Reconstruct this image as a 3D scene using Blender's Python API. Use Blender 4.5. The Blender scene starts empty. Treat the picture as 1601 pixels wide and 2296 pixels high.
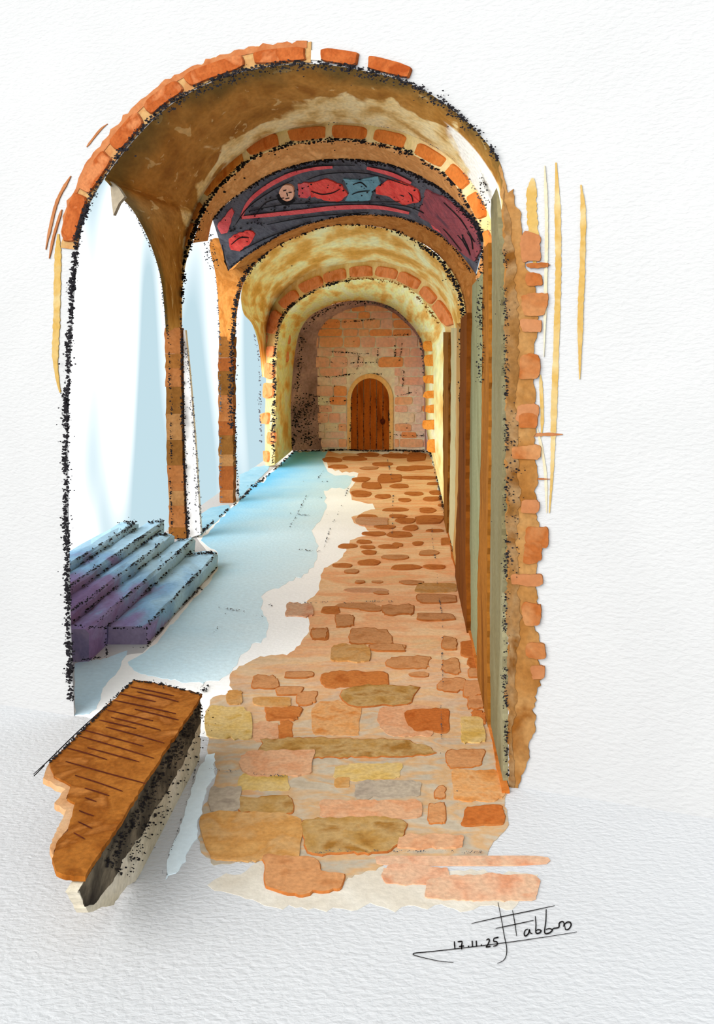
import bpy, math, random
from mathutils import Vector
from mathutils.geometry import tessellate_polygon
random.seed(7)
SC = bpy.context.scene
COL = SC.collection

# ------------------------------------------------------------------ camera, sky, sun, exposure
IW, IH = 1601.0, 2296.0
CX, CY, FPX, EYE = 915.0, 800.0, 1900.0, 2.6
cam_d = bpy.data.cameras.new('camera'); cam = bpy.data.objects.new('camera', cam_d); COL.objects.link(cam)
cam.location = (0, 0, EYE); cam.rotation_euler = (math.pi/2, 0, 0)
cam_d.sensor_fit = 'VERTICAL'; cam_d.sensor_height = 36.0; cam_d.lens = FPX*36.0/IH
cam_d.shift_x = -(CX-IW/2)/IH; cam_d.shift_y = (CY-IH/2)/IH
cam_d.clip_end = 200
SC.camera = cam
SC.view_settings.view_transform = 'Standard'; SC.view_settings.look = 'None'
SC.view_settings.gamma = 1.0; SC.view_settings.use_curve_mapping = False
SC.view_settings.exposure = 0.8
world = bpy.data.worlds.new('sky'); SC.world = world; world.use_nodes = True
SUN_DIR = Vector((-0.8, -1.0, 0.5))
sun_d = bpy.data.lights.new('sun', 'SUN'); sun_d.energy = 3.4; sun_d.angle = math.radians(70); sun_d.color = (1, .96, .91)
sun = bpy.data.objects.new('sun', sun_d); COL.objects.link(sun)
sun.rotation_euler = SUN_DIR.to_track_quat('Z', 'Y').to_euler()
sun.location = (3, -6, 9)
WORLD_STRENGTH = 0.97

def lin(c):
    return tuple(((v/255.0)/12.92 if v/255.0 <= .04045 else ((v/255.0+.055)/1.055)**2.4) for v in c[:3]) + (1.0,)

nt = world.node_tree; N = nt.nodes; L = nt.links
bgn = N['Background']; bgn.inputs[1].default_value = WORLD_STRENGTH
tc = N.new('ShaderNodeTexCoord'); mp = N.new('ShaderNodeMapping'); mp.inputs['Scale'].default_value = (15, 15, 1.3)
mp.inputs['Location'].default_value = (3.1, 0.4, 0)
nz = N.new('ShaderNodeTexNoise'); nz.inputs['Scale'].default_value = 1.0; nz.inputs['Detail'].default_value = 1.0
nz.inputs['Distortion'].default_value = .3
rp = N.new('ShaderNodeValToRGB')
rp.color_ramp.elements[0].position = .40; rp.color_ramp.elements[0].color = lin((248, 248, 248))
rp.color_ramp.elements[1].position = .52; rp.color_ramp.elements[1].color = lin((156, 178, 186))
L.new(tc.outputs['Generated'], mp.inputs[0]); L.new(mp.outputs[0], nz.inputs['Vector'])
L.new(nz.outputs['Fac'], rp.inputs[0]); L.new(rp.outputs[0], bgn.inputs[0])

# ------------------------------------------------------------------ geometry of the place
def ray(u, v): return Vector(((u-CX)/FPX, 1.0, (CY-v)/FPX))
def at_depth(u, v, y):
    d = ray(u, v); return Vector((d.x*y, y, EYE+d.z*y))
def G(u, v, z=0.0):
    d = ray(u, v); t = (z-EYE)/d.z
    return Vector((d.x*t, t, z))
class Plane:
    """an upright plane standing on the floor through two floor points"""
    def __init__(s, a, b):
        s.a = Vector(a); s.b = Vector(b); d = (s.b-s.a); d.z = 0
        s.n = Vector((d.y, -d.x, 0)).normalized()
        if s.n.dot(Vector((0, 0, 0))-s.a) < 0: s.n = -s.n      # towards the room's near side
    def __call__(s, u, v, off=0.0):
        d = ray(u, v); o = Vector((0, 0, EYE))
        t = (s.a-o).dot(s.n)/d.dot(s.n)
        return o+d*t+s.n*off
    def mix(s, o, k): return Plane(s.a.lerp(o.a, k), s.b.lerp(o.b, k))
PF = Plane(G(160, 1605), G(1140, 1762))      # front arch
PA = Plane(G(405, 1205), G(1100, 1587))      # second arch
PC = Plane(G(515, 1127), G(1045, 1345))      # third arch
PD = Plane(G(605, 1047), G(1005, 1172))      # fourth arch
PE = Plane(G(655, 1012), G(960, 1012))       # niche arch
PW = Plane(G(655, 1008), G(960, 1008))       # end wall
PR = Plane(G(966, 1010), G(1140, 1762))      # right wall
PB1 = PA.mix(PC, .35); PB2 = PA.mix(PC, .8)

def cr(pts, n=8):
    """Catmull-Rom through tuples"""
    out = []; P = [Vector(p) for p in pts]
    for i in range(len(P)-1):
        p0 = P[max(i-1, 0)]; p1 = P[i]; p2 = P[i+1]; p3 = P[min(i+2, len(P)-1)]
        for k in range(n):
            t = k/n
            out.append(.5*((2*p1)+(p2-p0)*t+(2*p0-5*p1+4*p2-p3)*t*t+(3*p1-p0-3*p2+p3)*t**3))
    out.append(P[-1]); return out
class Curve2:
    def __init__(s, pts, n=10):
        s.p = cr(pts, n); s.l = [0]
        for a, b in zip(s.p, s.p[1:]): s.l.append(s.l[-1]+(b-a).length)
        s.len = s.l[-1]
    def at(s, d, r=0.0):
        d = min(max(d, 0), s.len-1e-4); lo, hi = 0, len(s.l)-1
        while hi-lo > 1:
            m = (lo+hi)//2
            if s.l[m] <= d: lo = m
            else: hi = m
        a, b = s.p[lo], s.p[hi]; k = (d-s.l[lo])/max(1e-6, s.l[hi]-s.l[lo])
        p = a.lerp(b, k)
        i0, i1 = max(lo-2, 0), min(hi+2, len(s.p)-1)
        t = (s.p[i1]-s.p[i0]).normalized()
        return p+Vector((t.y, -t.x))*r          # outward = left of travel (curves run left foot to right foot)
    def near(s, q):
        q = Vector(q); return s.l[min(range(len(s.p)), key=lambda i: (s.p[i]-q).length)]

# ------------------------------------------------------------------ materials
MATS = {}
def base_nodes(name, rough=.92):
    m = bpy.data.materials.new(name); m.use_nodes = True
    b = m.node_tree.nodes['Principled BSDF']
    b.inputs['Roughness'].default_value = rough; b.inputs['Specular IOR Level'].default_value = .08
    MATS[name] = m
    return m, m.node_tree, b
def coords(nt, rnd=True):
    if isinstance(rnd, tuple):
        um = nt.nodes.new('ShaderNodeUVMap'); mp = nt.nodes.new('ShaderNodeMapping'); mp.inputs['Scale'].default_value = (rnd[0], rnd[1], 1)
        nt.links.new(um.outputs[0], mp.inputs[0]); return mp.outputs[0]
    tc = nt.nodes.new('ShaderNodeTexCoord')
    if not rnd: return tc.outputs['Object']
    oi = nt.nodes.new('ShaderNodeObjectInfo'); ad = nt.nodes.new('ShaderNodeVectorMath'); ad.operation = 'ADD'
    mu = nt.nodes.new('ShaderNodeMath'); mu.operation = 'MULTIPLY'; mu.inputs[1].default_value = 37.0
    nt.links.new(oi.outputs['Random'], mu.inputs[0]); nt.links.new(tc.outputs['Object'], ad.inputs[0]); nt.links.new(mu.outputs[0], ad.inputs[1])
    return ad.outputs[0]
def noise(nt, vec, scale, detail=4, dist=0.0, stretch=None):
    if stretch:
        mp = nt.nodes.new('ShaderNodeMapping'); mp.inputs['Scale'].default_value = stretch
        nt.links.new(vec, mp.inputs[0]); vec = mp.outputs[0]
    n = nt.nodes.new('ShaderNodeTexNoise'); n.inputs['Scale'].default_value = scale
    n.inputs['Detail'].default_value = detail; n.inputs['Distortion'].default_value = dist
    nt.links.new(vec, n.inputs['Vector']); return n.outputs['Fac']
def math_n(nt, op, a, b=None, c=None):
    m = nt.nodes.new('ShaderNodeMath'); m.operation = op
    for i, x in enumerate((a, b, c)):
        if x is None: continue
        if isinstance(x, (int, float)): m.inputs[i].default_value = x
        else: nt.links.new(x, m.inputs[i])
    return m.outputs[0]
def ramp(nt, fac, cols, lo=.32, hi=.68, interp='LINEAR'):
    r = nt.nodes.new('ShaderNodeValToRGB'); e = r.color_ramp.elements; r.color_ramp.interpolation = interp
    stops = cols if isinstance(cols[0][0], (tuple, list)) else [(c, lo+(hi-lo)*i/max(1, len(cols)-1)) for i, c in enumerate(cols)]
    e[0].color = lin(stops[0][0]); e[0].position = stops[0][1]
    e[1].color = lin(stops[-1][0]); e[1].position = stops[-1][1]
    for c, p in stops[1:-1]:
        x = e.new(p); x.color = lin(c)
    nt.links.new(fac, r.inputs[0]); return r.outputs[0]
def sstep(nt, x, a, b):
    m = nt.nodes.new('ShaderNodeMapRange'); m.interpolation_type = 'SMOOTHSTEP'
    m.inputs['From Min'].default_value = a; m.inputs['From Max'].default_value = b
    nt.links.new(x, m.inputs['Value']); return m.outputs[0]
def mix(nt, f, a, b, mode='MIX'):
    m = nt.nodes.new('ShaderNodeMix'); m.data_type = 'RGBA'; m.blend_type = mode
    for sock, x in ((m.inputs[0], f), (m.inputs[6], a), (m.inputs[7], b)):
        if isinstance(x, (int, float)): sock.default_value = x
        elif isinstance(x, tuple): sock.default_value = x
        else: nt.links.new(x, sock)
    return m.outputs[2]
def finish(nt, bsdf, col, vec, grain, amt, bump, dist=.01):
    g = noise(nt, vec, grain, 3)
    mr = nt.nodes.new('ShaderNodeMapRange'); mr.inputs['From Min'].default_value = .3; mr.inputs['From Max'].default_value = .7
    mr.inputs['To Min'].default_value = 1-amt; mr.inputs['To Max'].default_value = 1+amt
    nt.links.new(g, mr.inputs['Value'])
    vm = nt.nodes.new('ShaderNodeVectorMath'); vm.operation = 'SCALE'
    nt.links.new(col, vm.inputs[0]); nt.links.new(mr.outputs[0], vm.inputs['Scale'])
    nt.links.new(vm.outputs[0], bsdf.inputs['Base Color'])
    if bump:
        bp = nt.nodes.new('ShaderNodeBump'); bp.inputs['Strength'].default_value = bump; bp.inputs['Distance'].default_value = dist
        nt.links.new(g, bp.inputs['Height']); nt.links.new(bp.outputs[0], bsdf.inputs['Normal'])
def wash(name, cols, scale=3.0, grain=30.0, amt=.16, bump=.25, dist=.012, detail=5, distort=.6, stretch=None, rnd=True, lo=.32, hi=.68, gain=1.0):
    cols = [up(c, gain*GAINS.get(name.rstrip('0123456789'), GAINS.get(name, 1.0))) for c in cols]
    m, nt, b = base_nodes(name); vec = coords(nt, rnd)
    f = noise(nt, vec, scale, detail, distort, stretch)
    finish(nt, b, ramp(nt, f, cols, lo, hi), vec, grain, amt, bump, dist)
    return m
def up(c, g):
    if g == 1.0: return c
    l = [min(.93, x*g) for x in lin(c)[:3]]
    return tuple(255*(12.92*x if x <= .0031308 else 1.055*x**(1/2.4)-.055) for x in l)
def uvxy(nt):
    tc = nt.nodes.new('ShaderNodeUVMap'); sp = nt.nodes.new('ShaderNodeSeparateXYZ'); nt.links.new(tc.outputs[0], sp.inputs[0])
    return sp.outputs[0], sp.outputs[1]

GAINS = dict(brick_front=.45, mortar_front=.45, front_pilaster=.45, front_brick=.45, streak_yellow=.45, streak_pale=.45, streak_orange=.45, streak_grey=.6, streak_beige=.72,
    brick_second=1.0, brick_amber=1.0, mortar_second=1.0, tan_soffit=1.4, amber_soffit=.92, brick_fourth=1.0, mortar_fourth=1.0, ochre_web=1.35, ochre_soffit=1.35, purple_shade=1.7,
    column_=.75, stone_=2.0, stone_joint=2.0, door_wood=1.25, door_frame=2.0, wall_brown=.62, wall_dark_brown=.62, wall_green=.8, wall_greygreen=.7, wall_pale=1.0, wall_tan=.95,
    bench_wood=.76, bench_worn=.7, bench_side=.9, frieze_ground=1.5, frieze_plum=1.5, frieze_red=1.4, frieze_rose=1.4, frieze_blue=1.4, frieze_skin=1.4,
    paver_d=.9, paver_m=.85, paver_o=.72, paver_p=.72, paver_y=.7, paver_g=.7, paver_b=.68, paver_t=.7, paver_r=.75, paver_s=.65)
wash('paper', [(166, 166, 167), (169, 169, 170)], scale=1.2, grain=1, amt=.012, bump=.4, dist=.018, rnd=False)
wash('ground_paper', [(188, 188, 190), (191, 191, 193)], scale=1.2, grain=1, amt=.012, bump=.38, dist=.018, rnd=False)
for q, sx in (('paper', (22, 22, 55)), ('ground_paper', (26, 45, 26))):
    t_ = MATS[q].node_tree; nb = [x for x in t_.nodes if x.type == 'BUMP'][0]; ng = noise(t_, coords(t_, False), 1.0, 3, .3, sx); t_.links.new(ng, nb.inputs['Height'])
wash('charcoal', [(14, 12, 14), (34, 32, 36)], scale=20, grain=60, amt=.3, bump=0)
wash('pencil', [(95, 95, 100), (60, 60, 66)], scale=20, grain=60, amt=.3, bump=0)
wash('ink', [(18, 16, 18), (28, 25, 25)], scale=20, grain=60, amt=.2, bump=0)
wash('ink_brown', [(62, 22, 12), (88, 36, 18)], scale=20, grain=60, amt=.2, bump=0)
# bricks of the arches
wash('brick_front', [(186, 86, 34), (214, 116, 58), (192, 94, 40), (230, 144, 90)], scale=6, grain=55, amt=.14)
wash('brick_second', [(196, 104, 40), (216, 128, 60), (206, 116, 52)], scale=5, grain=40, amt=.12)
wash('brick_amber', [(206, 122, 40), (222, 146, 62), (196, 108, 34)], scale=4, grain=35, amt=.12)
wash('brick_fourth', [(220, 128, 74), (230, 146, 92), (208, 116, 58)], scale=4, grain=20, amt=.1)
wash('outer_wash', [(206, 118, 66), (222, 144, 92), (212, 126, 74)], scale=5, grain=40, amt=.1, gain=.45)
wash('mortar_front', [(222, 150, 92), (228, 182, 120), (206, 118, 60)], scale=4, grain=40, amt=.1)
wash('mortar_second', [(240, 222, 172), (232, 208, 150), (214, 190, 120)], scale=2, grain=30, amt=.08)
wash('mortar_fourth', [(242, 214, 150), (232, 196, 124), (246, 224, 168)], scale=2, grain=18, amt=.07)
wash('tan_soffit', [(192, 138, 84), (178, 122, 68), (204, 152, 98)], scale=2.0, grain=9, amt=.12, rnd=(16, 1.1))
wash('tan_plain', [(168, 112, 58), (184, 128, 74)], scale=3, grain=26, amt=.12)
wash('amber_soffit', [(186, 118, 52), (198, 132, 66), (172, 106, 42), (206, 134, 66)], scale=1.6, grain=9, amt=.12, rnd=(20, 1.2))
wash('ochre_web', [(190, 142, 64), (208, 164, 88), (232, 200, 138), (246, 224, 172)], scale=2.4, grain=14, amt=.10, detail=8, distort=.2, rnd=(7, 1.6), lo=.36, hi=.66)
wash('ochre_soffit', [(206, 158, 82), (226, 190, 122), (244, 216, 160), (248, 230, 184)], scale=2.4, grain=14, amt=.10, detail=8, distort=.2, rnd=(11, 1.0), lo=.36, hi=.62)
wash('purple_shade', [(108, 84, 82), (136, 110, 112), (164, 134, 130)], scale=1.1, grain=14, amt=.2)  # niche shade painted into the reveal as purple
# columns
for i, c in enumerate([[(158, 104, 50), (140, 88, 38)], [(176, 116, 68), (160, 98, 50)], [(140, 94, 44), (124, 80, 32)], [(176, 130, 82), (160, 112, 64)], [(160, 92, 44), (146, 80, 36)], [(104, 66, 26), (124, 78, 32)]]):
    wash('column_%d' % i, c, scale=5, grain=28, amt=.14)
wash('white_plaster', [(250, 250, 250), (246, 246, 248)], scale=2, grain=20, amt=.02)
# right wall
wash('wall_brown', [(150, 92, 26), (172, 110, 40), (128, 74, 18)], scale=2.5, grain=25, amt=.14, stretch=(1, 1, .25))
wash('wall_dark_brown', [(128, 66, 12), (150, 84, 22), (108, 54, 10)], scale=3, grain=25, amt=.14, stretch=(1, 1, .25))
wash('wall_green', [(136, 140, 104), (150, 152, 116), (120, 116, 78)], scale=1.6, grain=30, amt=.12, stretch=(1, 1, .3))
wash('wall_greygreen', [(140, 134, 104), (128, 118, 84), (156, 150, 118)], scale=2, grain=30, amt=.12, stretch=(1, 1, .25))
wash('wall_pale', [(206, 196, 150), (192, 184, 142), (214, 192, 146)], scale=1.2, grain=20, amt=.08, stretch=(1, 1, .3))
wash('wall_tan', [(204, 160, 98), (190, 146, 84), (214, 176, 118)], scale=1.5, grain=20, amt=.08, stretch=(1, 1, .3))
wash('skirting', [(176, 100, 38), (190, 112, 50), (160, 84, 24)], scale=3, grain=25, amt=.12)
wash('front_pilaster', [(172, 112, 50), (188, 130, 68), (204, 152, 92), (160, 98, 36)], scale=2.6, grain=35, amt=.14, detail=6)
wash('pilaster_dark', [(146, 98, 44), (166, 118, 66), (178, 140, 96), (138, 86, 30)], scale=4, grain=40, amt=.18, detail=6, gain=.45)
wash('front_brick', [(206, 128, 74), (192, 108, 50), (216, 152, 98)], scale=4, grain=35, amt=.12)
wash('streak_yellow', [(238, 202, 128), (230, 186, 100), (246, 222, 164)], scale=4, grain=35, amt=.06)
wash('streak_pale', [(246, 230, 190), (250, 240, 212)], scale=4, grain=35, amt=.05)
wash('streak_orange', [(214, 146, 98), (200, 124, 74)], scale=4, grain=35, amt=.08)
wash('streak_grey', [(160, 146, 124), (182, 168, 146)], scale=4, grain=35, amt=.1)
wash('streak_beige', [(222, 210, 192), (236, 228, 214)], scale=4, grain=35, amt=.06)
# end wall
for i, c in enumerate([[(232, 146, 130), (222, 132, 110)], [(210, 124, 80), (196, 112, 66)], [(234, 176, 156), (224, 160, 138)], [(216, 140, 108), (206, 124, 90)], [(232, 142, 126), (236, 168, 156)]]):
    wash('stone_%d' % i, c, scale=2.2, grain=14, amt=.12)
wash('stone_joint', [(220, 160, 140), (230, 180, 160)], scale=2, grain=14, amt=.1)
wash('door_wood', [(140, 66, 14), (158, 80, 22), (122, 54, 8)], scale=2.5, grain=20, amt=.15, stretch=(2, 2, .3))
wash('door_frame', [(214, 150, 98), (200, 134, 80)], scale=2.5, grain=16, amt=.1)
# floor
m, nt, b = base_nodes('cool_shade'); vec = coords(nt, False)  # cool light and shade on the floor as colour, deeper towards the kerb
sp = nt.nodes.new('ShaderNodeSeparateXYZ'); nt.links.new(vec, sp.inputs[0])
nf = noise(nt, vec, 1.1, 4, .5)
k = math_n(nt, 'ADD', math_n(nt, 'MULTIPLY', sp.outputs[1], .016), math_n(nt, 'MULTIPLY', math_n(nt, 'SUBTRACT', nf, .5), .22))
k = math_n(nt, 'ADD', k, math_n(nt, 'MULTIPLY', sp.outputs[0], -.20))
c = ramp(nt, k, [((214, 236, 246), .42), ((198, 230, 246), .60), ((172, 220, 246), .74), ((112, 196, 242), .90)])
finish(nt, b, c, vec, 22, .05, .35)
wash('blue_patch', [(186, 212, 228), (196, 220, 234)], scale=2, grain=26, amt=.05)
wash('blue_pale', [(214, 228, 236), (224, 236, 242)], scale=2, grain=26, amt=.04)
wash('blue_shadow', [(140, 192, 220), (164, 206, 228)], scale=2, grain=16, amt=.06)  # floor shadow beyond the kerb, painted as deep blue
m, nt, b = base_nodes('beige_paving'); vec = coords(nt, False)
sp = nt.nodes.new('ShaderNodeSeparateXYZ'); nt.links.new(vec, sp.inputs[0])
far = sstep(nt, math_n(nt, 'ADD', sp.outputs[1], math_n(nt, 'MULTIPLY', noise(nt, vec, 1.6, 3), 2.0)), 6.0, 10.0)
c1 = ramp(nt, noise(nt, vec, 2.6, 6, .5, (1, 2.2, 1)), [(166, 150, 128), (176, 162, 142), (186, 148, 106), (168, 156, 138), (184, 140, 98)], .3, .7)
c2 = ramp(nt, noise(nt, vec, 1.6, 6, .5, (.8, 2.0, 1)), [(214, 168, 122), (226, 188, 146), (222, 160, 114), (212, 178, 134)], .3, .7)
finish(nt, b, mix(nt, far, c1, c2), vec, 24, .08, .3)
wash('lit_white_floor', [(246, 246, 246), (250, 250, 250)], scale=2, grain=24, amt=.02, rnd=False)  # brighter copy of the white floor, makes up for shade inside the arcade
for k, c in dict(d=[(168, 92, 38), (186, 112, 54)], m=[(184, 122, 74), (198, 140, 92)], o=[(212, 134, 66), (224, 154, 88)], p=[(228, 172, 130), (220, 156, 112)],
                 y=[(210, 168, 84), (222, 184, 110)], g=[(166, 148, 130), (182, 164, 144)], b=[(168, 116, 50), (190, 144, 78)], t=[(218, 164, 98), (208, 148, 80)],
                 r=[(176, 88, 30), (194, 108, 48)], s=[(230, 158, 118), (240, 186, 150)]).items():
    wash('paver_'+k, [c[0], c[1], c[1] if k in 'drm' else tuple(.72*x+.28*y for x, y in zip(c[1], (226, 208, 178))), c[0]], scale=5.5, grain=40, amt=.14, detail=6, distort=.3)
wash('paver_rim', [(150, 82, 34), (176, 108, 56)], scale=5, grain=36, amt=.12)
# steps, bench
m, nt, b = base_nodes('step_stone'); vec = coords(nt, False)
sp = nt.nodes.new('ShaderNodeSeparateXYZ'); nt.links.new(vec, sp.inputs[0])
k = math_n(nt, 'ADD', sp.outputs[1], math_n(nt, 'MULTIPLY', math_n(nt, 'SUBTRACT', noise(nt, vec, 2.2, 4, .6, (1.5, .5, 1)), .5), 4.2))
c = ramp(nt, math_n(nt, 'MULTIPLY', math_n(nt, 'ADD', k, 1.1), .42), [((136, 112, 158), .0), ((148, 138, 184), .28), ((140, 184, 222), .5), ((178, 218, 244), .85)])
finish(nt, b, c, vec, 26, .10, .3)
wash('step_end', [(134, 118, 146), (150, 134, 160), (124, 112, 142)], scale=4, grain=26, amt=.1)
wash('bench_wood', [(150, 88, 28), (168, 102, 38), (136, 74, 18), (178, 112, 52)], scale=4, grain=45, amt=.16, rnd=False)
wash('bench_worn', [(206, 150, 100), (220, 176, 134)], scale=4, grain=45, amt=.1)
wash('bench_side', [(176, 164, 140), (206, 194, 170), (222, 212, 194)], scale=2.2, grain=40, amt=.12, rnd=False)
wash('bench_shade', [(46, 40, 34), (80, 72, 60), (120, 108, 90)], scale=4, grain=40, amt=.2)  # painted shade below the bench seat
# frieze
wash('frieze_ground', [(66, 66, 74), (84, 84, 92), (58, 54, 64)], scale=3, grain=30, amt=.2)
wash('frieze_plum', [(110, 58, 66), (132, 66, 72), (90, 56, 66)], scale=3, grain=30, amt=.2)
wash('frieze_red', [(206, 62, 58), (222, 80, 72), (188, 48, 48)], scale=4, grain=30, amt=.14)
wash('frieze_rose', [(190, 70, 74), (204, 92, 94)], scale=4, grain=30, amt=.14)
wash('frieze_blue', [(88, 128, 144), (104, 144, 158)], scale=4, grain=30, amt=.14)
wash('frieze_skin', [(226, 168, 142), (214, 152, 126)], scale=4, grain=30, amt=.1)
# first vault: brown stains giving way to cream and bare white plaster
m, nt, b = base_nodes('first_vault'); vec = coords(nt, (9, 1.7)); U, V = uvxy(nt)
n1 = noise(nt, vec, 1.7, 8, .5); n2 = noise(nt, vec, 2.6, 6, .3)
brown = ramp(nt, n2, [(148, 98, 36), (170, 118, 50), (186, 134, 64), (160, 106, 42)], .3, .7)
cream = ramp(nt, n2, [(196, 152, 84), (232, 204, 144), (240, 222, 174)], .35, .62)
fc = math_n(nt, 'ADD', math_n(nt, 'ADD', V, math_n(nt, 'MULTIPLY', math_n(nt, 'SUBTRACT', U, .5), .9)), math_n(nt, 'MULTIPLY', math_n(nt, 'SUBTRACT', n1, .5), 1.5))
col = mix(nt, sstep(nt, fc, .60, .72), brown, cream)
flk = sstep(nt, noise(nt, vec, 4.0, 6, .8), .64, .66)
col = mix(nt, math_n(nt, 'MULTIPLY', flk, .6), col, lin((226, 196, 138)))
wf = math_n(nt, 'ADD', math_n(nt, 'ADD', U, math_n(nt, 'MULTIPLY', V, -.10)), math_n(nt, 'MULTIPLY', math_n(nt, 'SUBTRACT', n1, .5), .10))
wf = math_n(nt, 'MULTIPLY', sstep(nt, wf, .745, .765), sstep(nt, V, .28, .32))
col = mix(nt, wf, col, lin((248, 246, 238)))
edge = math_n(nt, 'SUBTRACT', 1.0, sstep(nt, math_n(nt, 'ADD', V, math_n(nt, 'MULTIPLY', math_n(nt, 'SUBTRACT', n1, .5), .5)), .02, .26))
col = mix(nt, math_n(nt, 'MULTIPLY', edge, .8), col, lin((96, 82, 42)))  # olive shade along the front arch mixed into the vault colour
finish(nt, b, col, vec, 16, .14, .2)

# ------------------------------------------------------------------ builders
BASE = {}
def base_of(p): return BASE.get(p.name, Vector((0, 0, 0))) if p else Vector((0, 0, 0))
def tag(o, label=None, cat=None, group=None, kind=None):
    if label: o['label'] = label
    if cat: o['category'] = cat
    if group: o['group'] = group
    if kind: o['kind'] = kind
    return o
def empty(name, loc):
    o = bpy.data.objects.new(name, None); COL.objects.link(o); o.location = loc; o.empty_display_size = .2
    BASE[o.name] = Vector(loc); return o
def mesh(name, verts, faces, mats, parent=None, loc=None, uvs=None, fmat=None, smooth=False):
    """one mesh object; vertices in world metres; children keep their thing's base as origin"""
    b = base_of(parent) if parent else (Vector(loc) if loc is not None else Vector((0, 0, 0)))
    me = bpy.data.meshes.new(name); me.from_pydata([tuple(Vector(v)-b) for v in verts], [], faces)
    for mt in (mats if isinstance(mats, (list, tuple)) else [mats]): me.materials.append(MATS[mt])
    if fmat:
        for p, i in zip(me.polygons, fmat): p.material_index = i
    if uvs:
        ul = me.uv_layers.new(name='UVMap')
        for lp in me.loops: ul.data[lp.index].uv = uvs[lp.vertex_index]
    if smooth: me.polygons.foreach_set('use_smooth', [True]*len(me.polygons))
    me.update()
    o = bpy.data.objects.new(name, me); COL.objects.link(o)
    if parent: o.parent = parent; BASE[o.name] = base_of(parent)
    else: o.location = b; BASE[o.name] = b
    return o
def slab_data(pix, fn, th, inset=0.0, back=0.0):
    """plate with the outline pix; fn(u,v,off) -> point. Optional bevelled rim of inset pixels"""
    n = len(pix); area = sum(pix[i][0]*pix[(i+1) % n][1]-pix[(i+1) % n][0]*pix[i][1] for i in range(n))
    if area > 0: pix = list(reversed(pix))
    tri = tessellate_polygon([[Vector((p[0], p[1], 0)) for p in pix]])
    V = [fn(p[0], p[1], back) for p in pix]; F = []; fm = []
    top = [fn(p[0], p[1], th) for p in pix]
    if inset:
        cx = sum(p[0] for p in pix)/n; cy = sum(p[1] for p in pix)/n
        mw = max(p[0] for p in pix)-min(p[0] for p in pix); mh = max(p[1] for p in pix)-min(p[1] for p in pix)
        kx = max(.3, 1-2*inset/max(mw, 1)); ky = max(.3, 1-2*inset/max(mh, 1))
        inn = [(cx+(p[0]-cx)*kx, cy+(p[1]-cy)*ky) for p in pix]
        V += [fn(p[0], p[1], th*.6) for p in pix]+[fn(p[0], p[1], th) for p in inn]
        for i in range(n):
            j = (i+1) % n
            F += [(i, j, n+j, n+i), (n+i, n+j, 2*n+j, 2*n+i)]; fm += [1, 1]
        for t in tri: F.append(tuple(2*n+i for i in t)); fm.append(0)
    else:
        V += top
        for i in range(n):
            j = (i+1) % n; F.append((i, j, n+j, n+i)); fm.append(0)
        for t in tri: F.append(tuple(n+i for i in t)); fm.append(0)
    for t in tri: F.append(tuple(reversed(t))); fm.append(0)
    return V, F, fm
def slab(name, pix, fn, th, mat, parent=None, inset=0.0, rim=None, loc=None, back=0.0):
    V, F, fm = slab_data(pix, fn, th, inset, back)
    o = mesh(name, V, F, [mat, rim or mat], parent, loc, fmat=fm)
    fix(o); return o
import bmesh
def fix(o):
    bm = bmesh.new(); bm.from_mesh(o.data); bmesh.ops.recalc_face_normals(bm, faces=bm.faces); bm.to_mesh(o.data); bm.free()
def ragged(poly, amp=4.0, step=7.0, seed=0, smooth=1):
    rg = random.Random(seed); out = []
    for (a, b) in zip(poly, list(poly[1:])+[poly[0]]):
        a = Vector(a); b = Vector(b); L = (b-a).length; k = max(1, int(L/step))
        for i in range(k): out.append(a.lerp(b, i/k))
    n = len(out); j1 = [rg.gauss(0, 1) for _ in range(n)]; j2 = [rg.gauss(0, 1) for _ in range(n)]
    w = [.5*j1[i]+.35*(j2[i-1]+j2[i]+j2[(i+1) % n]) for i in range(n)]
    res = []
    for i in range(n):
        t = out[(i+1) % n]-out[i-1]
        if t.length < 1e-6: t = Vector((1, 0))
        t.normalize(); res.append(out[i]+Vector((t.y, -t.x))*w[i]*amp*.6)
    return [(p.x, p.y) for p in res]
def blob(x0, y0, x1, y1, seed=0, n=22, p=.55, jit=.06):
    rg = random.Random(seed); cx, cy, a, b = (x0+x1)/2, (y0+y1)/2, (x1-x0)/2, (y1-y0)/2
    ph = [rg.uniform(0, 6.28) for _ in range(4)]; out = []
    for i in range(n):
        t = 2*math.pi*i/n; c, s = math.cos(t), math.sin(t)
        k = 1+jit*(math.sin(2*t+ph[0])+.7*math.sin(3*t+ph[1])+.6*math.sin(5*t+ph[2]))
        out.append((cx+a*k*math.copysign(abs(c)**p, c), cy+b*k*math.copysign(abs(s)**p, s)))
    return out
def ground_fn(u, v, off=0.0):
    p = G(u, v); return Vector((p.x, p.y, off))
def resolve(spec, u, v):
    return spec(u, v) if isinstance(spec, Plane) else at_depth(u, v, spec)
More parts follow.
